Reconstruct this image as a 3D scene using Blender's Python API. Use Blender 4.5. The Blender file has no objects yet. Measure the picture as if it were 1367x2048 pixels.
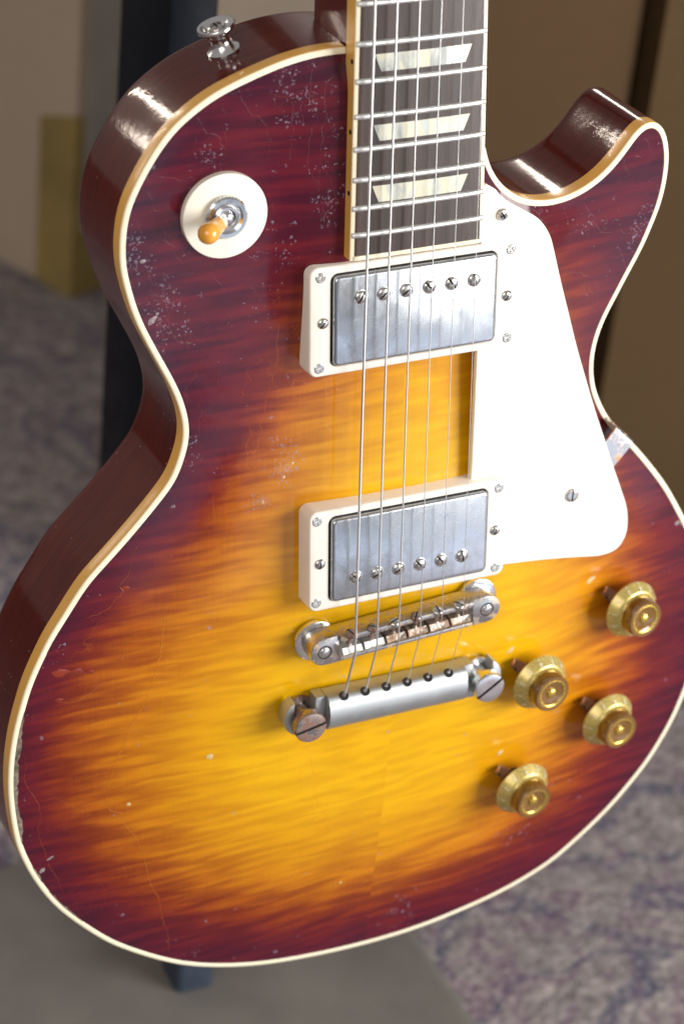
import bpy, bmesh, math, random
import numpy as np
from mathutils import Matrix, Vector, Euler
from mathutils.geometry import delaunay_2d_cdt

random.seed(7); rng = np.random.default_rng(7)
S = bpy.context.scene
COL = S.collection

# ------------------------------------------------------------------ camera, world, lamps, exposure
# guitar frame -> world: columns are the world directions of the guitar's x, y, z axes; the guitar leans slightly back in its stand
G2W = np.array([[0.99960595,-0.02807037,0.0],[0.00196503,0.06997618,-0.99754673],[0.02800151,0.99715364,0.07000377]])
BASE = np.array([0.0,-181.0,-24.0])             # lowest point of the body (mm, guitar frame)
BASE_W = np.array([0.0,0.0,200.0])              # the same point above the carpet (mm, world)
def g2w(p): return (G2W@(np.asarray(p,float)-BASE)+BASE_W)*0.001
def g2wd(d): return G2W@np.asarray(d,float)

cam_d = bpy.data.cameras.new('camera'); cam = bpy.data.objects.new('camera', cam_d); COL.objects.link(cam)
S.camera = cam
cam_d.sensor_fit = 'VERTICAL'; cam_d.sensor_height = 36.0; cam_d.lens = 4965.337/2048*36
cam_d.clip_start = 0.05; cam_d.clip_end = 50
CAM = np.array([-404.215,540.444,796.243])
RX,RY,RZ = [np.array(v) for v in ([0.9092533,0.0380549,0.4145000],[-0.1715169,-0.8730874,0.4563993],[0.3792630,-0.4860763,-0.7873306])]
m = Matrix.Identity(4)
for i,v in enumerate((g2wd(RX),-g2wd(RY),-g2wd(RZ))):
    for j in range(3): m[j][i] = v[j]
for j in range(3): m[j][3] = g2w(CAM)[j]
cam.matrix_world = m
cam_d.dof.use_dof = True; cam_d.dof.focus_distance = 0.968; cam_d.dof.aperture_fstop = 9.0

W = bpy.data.worlds.new('World'); S.world = W; W.use_nodes = True
bg = W.node_tree.nodes['Background']; bg.inputs[0].default_value = (0.95,0.90,0.86,1); bg.inputs[1].default_value = 0.29

def area(name, loc, target, sx, sy, power, color):
    l = bpy.data.lights.new(name,'AREA'); l.shape = 'RECTANGLE'; l.size = sx; l.size_y = sy; l.energy = power; l.color = color
    o = bpy.data.objects.new(name,l); COL.objects.link(o)
    o.location = loc; o.rotation_euler = (Vector(target)-Vector(loc)).to_track_quat('-Z','Y').to_euler()
    return o
AIM = g2w((0,20,10))
def from_guitar(d, dist): return AIM+g2wd(np.array(d)/np.linalg.norm(d))*dist
area('window_light', from_guitar((0.70,0.17,0.69),1.6), AIM, 0.95, 0.90, 41, (1.0,0.985,0.965))
area('low_fill', from_guitar((0.36,-0.42,0.83),1.15), AIM, 0.9, 0.5, 1.35, (0.60,0.78,1.0))  # added unseen bluish fill for the pickup covers to reflect
area('window_slit', g2w((-330,532,-718)), g2w((-100,215,-20)), 0.018, 0.20, 0.62, (1.0,0.86,0.72))
area('window_gap', g2w((-462,450,-715)), g2w((-100,215,-20)), 0.009, 0.20, 0.36, (1.0,0.86,0.72))
area('rim_strip', g2w((-580,390,-620)), g2w((-100,215,-20)), 0.060, 0.16, 0.20, (1.0,0.86,0.72))  # added weak strip out of view, makes the broad reflection on the rim
area('window_upper', g2w((322,610,-657)), g2w((80,180,-20)), 0.10, 0.10, 0.8, (1.0,0.88,0.76))
area('room_fill', (-1.25,-1.35,1.5), AIM, 1.3, 1.1, 16.0, (1.0,0.92,0.82))  # added unseen warm fill from the front left, lifts the darker sides

S.view_settings.view_transform = 'Standard'; S.view_settings.look = 'None'
S.view_settings.exposure = 0.0; S.view_settings.gamma = 1.0
S.cycles.max_bounces = 8; S.cycles.glossy_bounces = 4; S.cycles.caustics_reflective = False; S.cycles.caustics_refractive = False
S.cycles.use_denoising = True

# ------------------------------------------------------------------ guitar geometry core (mm)
# guitar frame: x towards the treble side, y along the neck, z out of the top; z = 0 on the rim, y = 0 at the saddles
OUTLINE = [(-25.4,246.0),(-33.8,246.1),(-40.3,245.7),(-46.8,244.7),(-55.5,242.7),(-64.1,239.9),(-69.2,238.2),(-79.1,234.2),(-86.4,229.9),(-93.8,224.5),(-98.9,219.3),(-103.6,213.0),(-107.6,206.6),(-110.6,200.9),(-112.9,196.2),(-114.8,189.5),(-115.8,182.4),(-116.0,175.1),(-115.4,168.3),(-113.8,161.5),(-111.8,153.9),(-108.7,145.4),(-104.4,136.2),(-99.4,126.2),(-95.2,117.5),(-92.7,111.1),(-90.8,104.0),(-90.1,99.1),(-90.4,93.7),(-91.9,87.6),(-95.4,78.3),(-101.6,70.4),(-109.0,62.0),(-117.2,53.3),(-125.5,45.0),(-131.1,39.3),(-136.3,32.0),(-141.2,24.4),(-145.9,17.5),(-149.3,11.0),(-153.0,3.4),(-156.4,-4.7),(-159.0,-13.3),(-161.6,-22.8),(-163.8,-34.9),(-164.8,-45.6),(-164.9,-54.7),(-164.4,-63.6),(-163.4,-72.8),(-162.3,-79.8),(-160.1,-87.6),(-156.6,-97.0),(-151.5,-107.6),(-146.4,-116.2),(-139.7,-125.0),(-132.0,-133.7),(-123.7,-142.2),(-115.3,-149.0),(-101.8,-158.3),(-88.1,-166.0),(-74.2,-171.4),(-60.1,-175.4),(-45.9,-178.1),(-31.8,-179.7),(-15.4,-180.8),(1.0,-181.1),(17.7,-180.6),(34.3,-178.9),(52.7,-175.6),(66.8,-172.3),(80.8,-167.7),(94.8,-161.4),(103.9,-155.1),(114.8,-146.5),(125.5,-136.8),(133.9,-127.3),(142.3,-116.7),(148.9,-105.5),(153.9,-95.0),(157.4,-85.1),(160.8,-72),(162.6,-58),(162.8,-42),(161,-26),(156.8,-8.5),(151.6,3.8),
(146.0,14.1),(141.6,21.5),(135.6,31.1),(129.0,39.9),(122.6,47.8),(116.4,55.0),(110.0,61.6),(103.9,68.0),(100.2,73.3),(97.3,78.6),(94.7,84.0),(92.8,90.5),(92.1,95.7),(92.1,103.3),(93.5,110.6),(95.9,117.7),(99.6,125.2),(105.2,136.7),(110.3,146.8),(114.1,157.0),(116.5,164.3),(118.1,173.9),(118.3,184.4),(117.4,189.4),(115.8,195.1),(113.6,198.7),(110.8,201.0),(107.9,201.8),(104.6,201.0),(101.2,198.4),(97.8,193.8),(93.9,188.6),(89.4,183.7),(83.2,179.0),(75.5,175.4),(67.3,173.7),(59.7,173.9),(52.3,175.9),(46.2,179.6),(41.2,184.3),(37.0,190.7),(34.7,196.8)]
NECKGAP = [(33.2,203),(31.4,210),(29,217),(24,224),(14,232),(0,239),(-13,244)]
TH = math.tan(math.radians(4.0))
def zs(y): return 30.0 - y*TH            # plane of the strings
def fret_y(n): return 628.65*2**(-n/12)
def fb_half(y): return (43.0 + (628.65-y)*0.0299)/2

def catmull(pts, step, closed=True):
    P = np.array(pts, float); n = len(P); out = []
    rng = range(n if closed else n-1)
    for i in rng:
        if closed: p0,p1,p2,p3 = P[i-1],P[i],P[(i+1)%n],P[(i+2)%n]
        else: p0,p1,p2,p3 = P[max(i-1,0)],P[i],P[i+1],P[min(i+2,n-1)]
        m = max(2,int(np.linalg.norm(p2-p1)/0.4))
        for k in range(m):
            t = k/m
            out.append(.5*((2*p1)+(-p0+p2)*t+(2*p0-5*p1+4*p2-p3)*t*t+(-p0+3*p1-3*p2+p3)*t**3))
    if not closed: out.append(P[-1])
    return resample(np.array(out), step, closed)
def resample(Q, step, closed=True):
    if closed: Q = np.vstack([Q,Q[:1]])
    d = np.r_[0,np.cumsum(np.linalg.norm(np.diff(Q,axis=0),axis=1))]
    n = max(3,int(round(d[-1]/step)))
    s = np.linspace(0,d[-1],n+1)
    R_ = np.stack([np.interp(s,d,Q[:,k]) for k in range(Q.shape[1])],1)
    return R_[:-1] if closed else R_
def smooth_closed(Q, sig):
    w = int(3*sig)+1; k = np.exp(-.5*(np.arange(-w,w+1)/sig)**2); k /= k.sum()
    out = np.zeros_like(Q)
    for j,a in enumerate(range(-w,w+1)): out += k[j]*np.roll(Q,-a,axis=0)
    return out
def normals2(Q):                          # outward normals of a closed clockwise/ccw curve
    T = np.roll(Q,-1,axis=0)-np.roll(Q,1,axis=0); T /= np.linalg.norm(T,axis=1)[:,None]
    N = np.stack([T[:,1],-T[:,0]],1)
    area = np.sum(Q[:,0]*np.roll(Q[:,1],-1)-Q[:,1]*np.roll(Q[:,0],-1))
    return N if area>0 else -N
def inside(poly, X, Y):
    c = np.zeros(X.shape,bool); n = len(poly)
    x1,y1 = poly[-1]
    for x2,y2 in poly:
        m = ((y2>Y)!=(y1>Y))
        if y1!=y2:
            xi = (x1-x2)*(Y-y2)/(y1-y2)+x2
            c ^= m&(X<xi)
        x1,y1 = x2,y2
    return c
def sdist(poly, X, Y):                    # signed distance to a polygon, positive outside
    d = np.full(X.shape,1e9); n = len(poly)
    for i in range(n):
        ax,ay = poly[i-1]; bx,by = poly[i]
        ex,ey = bx-ax,by-ay; L = ex*ex+ey*ey+1e-12
        t = np.clip(((X-ax)*ex+(Y-ay)*ey)/L,0,1)
        d = np.minimum(d,(X-ax-t*ex)**2+(Y-ay-t*ey)**2)
    d = np.sqrt(d)
    return np.where(inside(poly,X,Y),-d,d)
def sstep(a,b,x):
    t = np.clip((x-a)/(b-a),0,1); return t*t*(3-2*t)

RIM = resample(smooth_closed(catmull(OUTLINE+NECKGAP,1.0),3.6),2.0)
RN = normals2(RIM)
GX0,GY0,GS = -170.0,-188.0,2.0
gx = np.arange(GX0,170.1,GS); gy = np.arange(GY0,254.1,GS)
GXX,GYY = np.meshgrid(gx,gy)
_in = inside(RIM,GXX,GYY)
def carve():
    u = np.zeros(GXX.shape); par = (np.add.outer(np.arange(len(gy)),np.arange(len(gx)))%2)==0
    for it in range(420):
        for p in (par,~par):
            m = p&_in
            nb = np.zeros_like(u)
            nb[1:-1,1:-1] = (u[2:,1:-1]+u[:-2,1:-1]+u[1:-1,2:]+u[1:-1,:-2]+1.0)/4
            u[m] += 1.95*(nb[m]-u[m])
    s = u/u.max()
    s = np.clip(s/0.97,0,1); s = 0.75*s+0.25*s*s*(3-2*s)
    h = 12.8*(0.62*s**1.35+0.38*s**2)
    zn = zs(GYY)-9.6
    w = sstep(118,160,GYY)*(1-sstep(27,62,np.abs(GXX)))
    edge = sstep(0,16,-sdist(RIM[::3],GXX,GYY))
    h = h*(1-w*edge)+zn*w*edge
    for _ in range(3):
        b = h.copy(); b[1:-1,1:-1] = (h[2:,1:-1]+h[:-2,1:-1]+h[1:-1,2:]+h[1:-1,:-2]+4*h[1:-1,1:-1])/8
        h = np.where(_in,b,0)
    return h
HG = carve()
def bil(G,x,y):
    fx = np.clip((np.asarray(x,float)-GX0)/GS,0,G.shape[1]-1.001); fy = np.clip((np.asarray(y,float)-GY0)/GS,0,G.shape[0]-1.001)
    i = fx.astype(int); j = fy.astype(int); a = fx-i; b = fy-j
    return (G[j,i]*(1-a)+G[j,i+1]*a)*(1-b)+(G[j+1,i]*(1-a)+G[j+1,i+1]*a)*b
def H(x,y): return bil(HG,x,y)
def Hn(x,y):
    e = 3.0
    n = np.array([-(H(x+e,y)-H(x-e,y))/(2*e),-(H(x,y+e)-H(x,y-e))/(2*e),1.0]); return n/np.linalg.norm(n)
# ------------------------------------------------------------------ materials
def srgb(r,g,b):
    f = lambda c: (c/255/12.92) if c/255<=0.04045 else ((c/255+0.055)/1.055)**2.4
    return (f(r),f(g),f(b),1)
class NT:
    def __init__(s,name):
        s.m = bpy.data.materials.new(name); s.m.use_nodes = True; s.t = s.m.node_tree; s.b = s.t.nodes['Principled BSDF']
        s.tc = None
    def n(s,typ,**kw):
        o = s.t.nodes.new(typ)
        for k,v in kw.items(): setattr(o,k,v)
        return o
    def l(s,a,b): s.t.links.new(a,b)
    def set(s,**kw):
        for k,v in kw.items():
            i = s.b.inputs[k.replace('_',' ')]
            if hasattr(v,'is_linked') or isinstance(v,bpy.types.NodeSocket): s.l(v,i)
            else: i.default_value = v
        return s
    def obj(s, scale=(1,1,1), loc=(0,0,0), rot=(0,0,0)):
        if not s.tc: s.tc = s.n('ShaderNodeTexCoord')
        mp = s.n('ShaderNodeMapping'); mp.inputs['Scale'].default_value = scale; mp.inputs['Location'].default_value = loc; mp.inputs['Rotation'].default_value = rot
        s.l(s.tc.outputs['Object'],mp.inputs[0]); return mp.outputs[0]
    def noise(s,vec,scale,detail=3,rough=.5,dist=0):
        o = s.n('ShaderNodeTexNoise'); s.l(vec,o.inputs['Vector'])
        o.inputs['Scale'].default_value = scale; o.inputs['Detail'].default_value = detail; o.inputs['Roughness'].default_value = rough; o.inputs['Distortion'].default_value = dist
        return o.outputs['Fac']
    def math(s,op,a,b=None,c=None,clamp=False):
        o = s.n('ShaderNodeMath',operation=op); o.use_clamp = clamp
        for i,v in enumerate((a,b,c)):
            if v is None: continue
            if isinstance(v,bpy.types.NodeSocket): s.l(v,o.inputs[i])
            else: o.inputs[i].default_value = v
        return o.outputs[0]
    def ramp(s,fac,stops,interp='LINEAR'):
        o = s.n('ShaderNodeValToRGB'); s.l(fac,o.inputs[0]); o.color_ramp.interpolation = interp
        e = o.color_ramp.elements
        while len(e)<len(stops): e.new(.5)
        for k,(p,c) in enumerate(stops):
            e[k].position = p; e[k].color = c if len(c)==4 else (*c,1)
        return o.outputs[0]
    def mapr(s,v,a,b,c=0,d=1,smooth=False):
        o = s.n('ShaderNodeMapRange'); s.l(v,o.inputs[0])
        if smooth: o.interpolation_type = 'SMOOTHSTEP'
        for i,x in enumerate((a,b,c,d)): o.inputs[i+1].default_value = x
        return o.outputs[0]
    def mix(s,f,a,b,blend='MIX'):
        o = s.n('ShaderNodeMix',data_type='RGBA',blend_type=blend)
        for sock,v in ((o.inputs[0],f),(o.inputs[6],a),(o.inputs[7],b)):
            if isinstance(v,bpy.types.NodeSocket): s.l(v,sock)
            elif sock==o.inputs[0]: sock.default_value = v
            else: sock.default_value = v if len(v)==4 else (*v,1)
        return o.outputs[2]
    def bump(s,h,strength=.3,dist=.0005):
        o = s.n('ShaderNodeBump'); o.inputs['Strength'].default_value = strength; o.inputs['Distance'].default_value = dist
        s.l(h,o.inputs['Height']); s.l(o.outputs[0],s.b.inputs['Normal']); return o.outputs[0]
    def attr(s,name):
        o = s.n('ShaderNodeAttribute'); o.attribute_name = name; return o.outputs['Fac']
    def sep(s,vec):
        o = s.n('ShaderNodeSeparateXYZ'); s.l(vec,o.inputs[0]); return o.outputs
    def comb(s,x,y,z):
        o = s.n('ShaderNodeCombineXYZ')
        for i,v in enumerate((x,y,z)):
            if isinstance(v,bpy.types.NodeSocket): s.l(v,o.inputs[i])
            else: o.inputs[i].default_value = v
        return o.outputs[0]
    def vor(s,vec,scale,feature='F1',rand=1):
        o = s.n('ShaderNodeTexVoronoi',feature=feature); s.l(vec,o.inputs['Vector']); o.inputs['Scale'].default_value = scale; o.inputs['Randomness'].default_value = rand
        return o

def simple(name, base, rough=.4, metal=0., coat=0., var=.12, scale=60., rvar=.08, bump=0.):
    t = NT(name); v = t.obj()
    n = t.noise(v,scale,4)
    dark = tuple(c*(1-var) for c in base[:3])+(1,); lite = tuple(min(1,c*(1+var)) for c in base[:3])+(1,)
    t.set(Base_Color=t.ramp(n,[(.3,dark),(.7,lite)]), Metallic=metal, Coat_Weight=coat, Coat_Roughness=.08)
    t.set(Roughness=t.mapr(t.noise(v,scale*2.3,4),.3,.7,max(0.02,rough-rvar),rough+rvar))
    if bump: t.bump(t.noise(v,scale*8,3),bump,.0003)
    return t.m

def top_material():
    t = NT('sunburst_maple'); v = t.obj()
    sx,sy,sz = t.sep(v)[:3]
    half = t.math('GREATER_THAN',sx,0.0005)
    sgn = t.math('SUBTRACT',t.math('MULTIPLY',half,2),1)
    ax = t.math('ABSOLUTE',sx)
    warp = t.math('MULTIPLY',t.math('SUBTRACT',t.noise(t.comb(t.math('MULTIPLY',sx,1.0),sy,half),9,2),.5),.012)
    # the flame runs across the grain, leaning a little, mirrored at the centre joint
    fy = t.math('ADD',t.math('ADD',sy,warp),t.math('MULTIPLY',sx,-.055))
    fl = t.noise(t.comb(t.math('MULTIPLY',ax,34),t.math('MULTIPLY',fy,255),t.math('MULTIPLY',half,7.3)),1.0,1.5,.5,.25)
    fl2 = t.noise(t.comb(t.math('MULTIPLY',ax,24),t.math('MULTIPLY',fy,120),t.math('MULTIPLY',half,2.3)),1.0,1,.5,.2)
    fine = t.noise(t.comb(t.math('MULTIPLY',ax,60),t.math('MULTIPLY',fy,420),t.math('MULTIPLY',half,3.1)),1.0,3,.6,.2)
    grain = t.noise(t.comb(t.math('MULTIPLY',sx,1500),t.math('MULTIPLY',sy,60),0.0),1.0,2,.5)
    big = t.noise(v,14,3,.5)
    flame = t.math('SUBTRACT',t.mapr(t.math('ADD',t.math('MULTIPLY',fl,.68),t.math('MULTIPLY',fl2,.32)),.35,.65,0,1,True),.5)
    burst = t.attr('burst')
    amp = t.math('ADD',t.mapr(burst,.1,1.6,.75,1.0,True),t.mapr(burst,2.0,3.2,0,.65,True))
    q = t.math('ADD',burst,t.math('MULTIPLY',t.math('MULTIPLY',flame,amp),.36))
    q = t.math('ADD',q,t.math('MULTIPLY',t.math('SUBTRACT',fine,.5),.42))
    q = t.math('ADD',q,t.math('MULTIPLY',t.math('SUBTRACT',big,.5),.28))
    q = t.math('ADD',q,t.math('MULTIPLY',t.math('SUBTRACT',grain,.5),.22))
    q = t.math('ADD',q,t.math('MULTIPLY',t.math('SUBTRACT',.5,half),.10))
    col = t.ramp(t.math('DIVIDE',q,4.2,clamp=True),[(0,(.70,.375,.001)),(.09,(.645,.305,.001)),(.18,(.585,.245,.0015)),(.28,(.49,.165,.002)),(.39,(.345,.080,.003)),(.50,(.205,.026,.005)),(.62,(.128,.0085,.011)),(.76,(.092,.0042,.015)),(.90,(.056,.0027,.017)),(1,(.027,.002,.017))])
    rip = t.math('SUBTRACT',1.0,t.math('MULTIPLY',flame,t.mapr(burst,.6,2.2,.13,.26))); col = t.mix(1.0,col,t.comb(rip,rip,rip),'MULTIPLY')
    # lacquer checking and flecks where the finish is worn
    wear = t.attr('wear')
    dz = t.n('ShaderNodeTexNoise'); t.l(v,dz.inputs['Vector']); dz.inputs['Scale'].default_value = 800; dz.inputs['Detail'].default_value = 2
    da = t.n('ShaderNodeVectorMath',operation='MULTIPLY_ADD'); t.l(dz.outputs['Color'],da.inputs[0]); da.inputs[1].default_value = (.0022,.0022,0); t.l(v,da.inputs[2]); wv = da.outputs[0]
    vo = t.vor(wv,820); 
    spot = t.math('LESS_THAN',vo.outputs['Distance'],t.math('MULTIPLY',t.noise(wv,1400,3),.80))
    pick = t.sep(vo.outputs['Color'])[0]
    n2 = t.noise(wv,150,4,.7)
    thr = t.math('ADD',t.math('MULTIPLY',wear,.60),t.math('MULTIPLY',t.math('SUBTRACT',n2,.5),2.1))
    on = t.math('MULTIPLY',spot,t.math('LESS_THAN',pick,t.math('SUBTRACT',thr,.27)))
    vb = t.vor(wv,1100); on2 = t.math('MULTIPLY',t.math('LESS_THAN',vb.outputs['Distance'],.34),t.math('LESS_THAN',t.sep(vb.outputs['Color'])[1],t.math('SUBTRACT',thr,.33)))
    fleck = t.math('MAXIMUM',on,on2)
    rare = t.vor(wv,85); on3 = t.math('MULTIPLY',t.math('LESS_THAN',rare.outputs['Distance'],t.math('MULTIPLY',t.noise(wv,700,2),.13)),t.math('LESS_THAN',t.sep(rare.outputs['Color'])[0],.55))
    fleck = t.math('MAXIMUM',fleck,t.math('MULTIPLY',on3,.8))
    fcol = t.mix(t.noise(wv,700,2),(.10,.08,.13),(.42,.40,.50))
    col = t.mix(t.math('MULTIPLY',fleck,t.mapr(t.noise(wv,330,2),.35,.65,.15,.62)),col,fcol)
    col = t.mix(t.math('MULTIPLY',t.mapr(wear,1.1,1.6,0,.36,True),t.mapr(t.noise(wv,420,4,.7),.42,.6)),col,(.62,.46,.42))
    # fine checking lines, mostly lengthwise
    nz = t.n('ShaderNodeTexNoise'); t.l(v,nz.inputs['Vector']); nz.inputs['Scale'].default_value = 55; nz.inputs['Detail'].default_value = 3
    va = t.n('ShaderNodeVectorMath',operation='MULTIPLY_ADD'); t.l(nz.outputs['Color'],va.inputs[0]); va.inputs[1].default_value = (.016,.016,0); t.l(t.obj((1.0,.34,1.0)),va.inputs[2])
    ck = t.vor(va.outputs[0],95,'DISTANCE_TO_EDGE'); ckd = t.math('LESS_THAN',ck.outputs['Distance'],.007)
    ckm = t.math('MULTIPLY',t.math('MULTIPLY',ckd,t.mapr(t.noise(v,22,2),.47,.66)),t.mapr(burst,.5,3.0,.34,.05))
    col = t.mix(ckm,col,(.62,.17,.01))
    # swirl scratches
    sc = t.vor(t.obj((.22,1.0,1.0),rot=(0,0,.35)),60,'DISTANCE_TO_EDGE'); scm = t.math('MULTIPLY',t.math('MULTIPLY',t.math('LESS_THAN',sc.outputs['Distance'],.004),t.mapr(t.noise(v,30,2),.5,.66)),t.mapr(burst,.5,2.6,.22,.03))
    col = t.mix(scm,col,(.7,.32,.06))
    t.set(Base_Color=col, Roughness=t.math('ADD',t.mapr(t.noise(v,45,4),.3,.7,.45,.6),t.math('MULTIPLY',fleck,.3)), Coat_Weight=.7, Coat_Roughness=t.mapr(t.noise(v,18,3),.35,.7,.07,.16), Specular_IOR_Level=.1)
    h = t.math('ADD',t.math('MULTIPLY',t.noise(v,38,3),.9),t.math('ADD',t.math('MULTIPLY',fleck,-.22),t.math('MULTIPLY',ckd,-.08)))
    nrm = t.bump(h,.30,.0006); t.l(nrm,t.b.inputs['Coat Normal'])
    return t.m

def side_material():
    t = NT('cherry_mahogany'); v = t.obj()
    g = t.noise(t.obj((30,30,420)),1.0,4,.6,.4)
    col = t.ramp(t.math('ADD',t.math('MULTIPLY',g,.55),t.math('MULTIPLY',t.noise(v,16,3),.45)),[(.3,(.050,.0055,.0038)),(.5,(.086,.0095,.005)),(.72,(.135,.018,.009))])
    vo = t.vor(v,520); fl = t.math('MULTIPLY',t.math('LESS_THAN',vo.outputs['Distance'],.22),t.math('LESS_THAN',t.sep(vo.outputs['Color'])[0],t.mapr(t.noise(v,40,3),.5,.75,0,.22)))
    col = t.mix(t.math('MULTIPLY',fl,.45),col,(.35,.28,.26))
    t.set(Base_Color=col, Roughness=t.math('ADD',.3,t.math('MULTIPLY',fl,.3)), Coat_Weight=.6, Specular_IOR_Level=.05, Coat_Roughness=t.mapr(t.noise(v,60,4),.35,.7,.04,.12))
    scr = t.noise(t.obj((900,900,60),rot=(.3,.2,.6)),1.0,3,.7)
    nrm = t.bump(t.math('ADD',t.math('MULTIPLY',t.noise(v,26,3,.5),.5),t.math('ADD',t.math('MULTIPLY',t.noise(v,330,3,.65),.085),t.math('MULTIPLY',scr,.06))),.45,.0008); t.l(nrm,t.b.inputs['Coat Normal'])
    return t.m

def rosewood():
    t = NT('rosewood'); v = t.obj()
    a = t.noise(t.obj((420,9,1)),1.0,4,.6,.3); b = t.noise(t.obj((1500,45,1)),1.0,3,.6); c = t.noise(t.obj((90,5,1)),1.0,2)
    f = t.math('ADD',t.math('MULTIPLY',a,.5),t.math('ADD',t.math('MULTIPLY',b,.25),t.math('MULTIPLY',c,.3)))
    col = t.ramp(f,[(.34,(.013,.007,.006)),(.48,(.034,.019,.015)),(.60,(.056,.032,.025)),(.75,(.090,.053,.040))])
    pore = t.math('LESS_THAN',t.noise(t.obj((2600,110,1)),1.0,2,.5),.36)
    col = t.mix(t.math('MULTIPLY',pore,.75),col,(.012,.008,.007))
    t.set(Base_Color=col, Roughness=.42, Specular_IOR_Level=.5); t.bump(t.math('MULTIPLY',pore,-1),.25,.0002)
    return t.m
def pearl():
    t = NT('mother_of_pearl'); v = t.obj((1,.35,1))
    w = t.noise(v,130,3,.55,1.6); k = t.noise(v,45,2,.5,.8)
    col = t.ramp(t.math('ADD',t.math('MULTIPLY',w,.6),t.math('MULTIPLY',k,.4)),[(.36,(.36,.38,.36)),(.46,(.60,.62,.56)),(.52,(.78,.72,.52)),(.58,(.60,.66,.64)),(.68,(.86,.84,.74))])
    t.set(Base_Color=col, Roughness=.22, Coat_Weight=.6); return t.m
def cover_metal():
    t = NT('tarnished_nickel'); v = t.obj()
    stre = t.noise(t.obj((170,14,1)),1.0,3,.55,.2); cl = t.noise(v,70,5,.65,.6); fi = t.noise(v,420,3,.6)
    f = t.math('ADD',t.math('MULTIPLY',stre,.12),t.math('ADD',t.math('MULTIPLY',cl,.78),t.math('MULTIPLY',fi,.12)))
    col = t.ramp(f,[(.36,(.33,.345,.37)),(.48,(.46,.485,.52)),(.62,(.57,.60,.64))])
    scr = t.math('LESS_THAN',t.vor(t.obj((.2,1,1),rot=(0,0,.15)),240,'DISTANCE_TO_EDGE').outputs['Distance'],.006)
    col = t.mix(t.math('MULTIPLY',scr,.2),col,(.85,.86,.88))
    t.set(Base_Color=col, Metallic=.92, Roughness=t.mapr(f,.38,.62,.33,.20)); t.bump(t.noise(v,90,4),.10,.0003)
    return t.m
def rusty(name, amount, base=(.50,.50,.51), rust=(.17,.085,.06)):
    t = NT(name); v = t.obj(); n = t.noise(v,260,5,.65,.4)
    m_ = t.mapr(n,.5-amount*.5+.12,.5-amount*.5+.30,1,0,True) if False else t.mapr(n,.62-amount*.45,.78-amount*.45,0,1,True)
    t.set(Base_Color=t.mix(m_,base,t.mix(t.noise(v,500,3),rust,tuple(c*1.9 for c in rust))), Metallic=t.mapr(m_,0,1,1,.35), Roughness=t.mapr(m_,0,1,.24,.62))
    t.bump(n,.15,.0003); return t.m
def wound():
    t = NT('steel_string'); 
    t.set(Base_Color=(.84,.84,.84,1), Metallic=1.0, Roughness=.40); return t.m
def cream(name, base, rough=.25, dirt=(.45,.33,.2), amt=.25):
    t = NT(name); v = t.obj(); n = t.noise(v,55,5,.65); n2 = t.noise(v,600,2)
    spk = t.math('LESS_THAN',n2,.24)
    col = t.mix(t.mapr(n,.5,.75,0,amt),base,dirt); col = t.mix(t.math('MULTIPLY',spk,.18),col,(.12,.1,.08))
    t.set(Base_Color=col, Roughness=t.mapr(n,.3,.7,rough-.05,rough+.1), Coat_Weight=.25, Coat_Roughness=.12); return t.m
def cardboard(name, base, dirt):
    t = NT(name); v = t.obj(); n = t.noise(v,5,4,.6); f = t.noise(t.obj((6,6,240)),1.0,2); k = t.noise(v,60,4,.6)
    s_ = t.math('ADD',t.math('MULTIPLY',n,.6),t.math('ADD',t.math('MULTIPLY',f,.15),t.math('MULTIPLY',k,.25)))
    t.set(Base_Color=t.ramp(s_,[(.3,dirt),(.7,base)]), Roughness=.8, Specular_IOR_Level=.08); t.bump(f,.1,.0006); return t.m
def carpet():
    t = NT('patterned_carpet'); v = t.obj()
    sw = t.n('ShaderNodeTexNoise'); t.l(v,sw.inputs['Vector']); sw.inputs['Scale'].default_value = 7; sw.inputs['Detail'].default_value = 1
    vv = t.n('ShaderNodeVectorMath',operation='MULTIPLY_ADD'); t.l(sw.outputs['Color'],vv.inputs[0]); vv.inputs[1].default_value = (.16,.16,0); t.l(v,vv.inputs[2])
    a = t.noise(vv.outputs[0],9,2,.5,1.2); b = t.noise(t.obj((1,1,1),loc=(3,1,0)),11,2,.5,1.6); tuft = t.noise(v,170,3,.7); big = t.noise(v,60,3,.6)
    base = t.ramp(t.math('ADD',t.math('MULTIPLY',tuft,.6),t.math('MULTIPLY',big,.4)),[(.36,(.135,.116,.122)),(.5,(.265,.232,.232)),(.66,(.45,.395,.375))])
    blue = t.mapr(t.math('ABSOLUTE',t.math('SUBTRACT',a,.50)),.012,.045,.85,0,True)
    purp = t.mapr(t.math('ABSOLUTE',t.math('SUBTRACT',b,.52)),.010,.05,.7,0,True)
    tm = t.mapr(tuft,.32,.6,1,.35)
    col = t.mix(t.math('MULTIPLY',blue,tm),base,(.052,.064,.125)); col = t.mix(t.math('MULTIPLY',purp,tm),col,(.15,.08,.145))
    t.set(Base_Color=col, Roughness=.95, Specular_IOR_Level=.1); t.bump(tuft,.7,.004); return t.m
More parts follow.
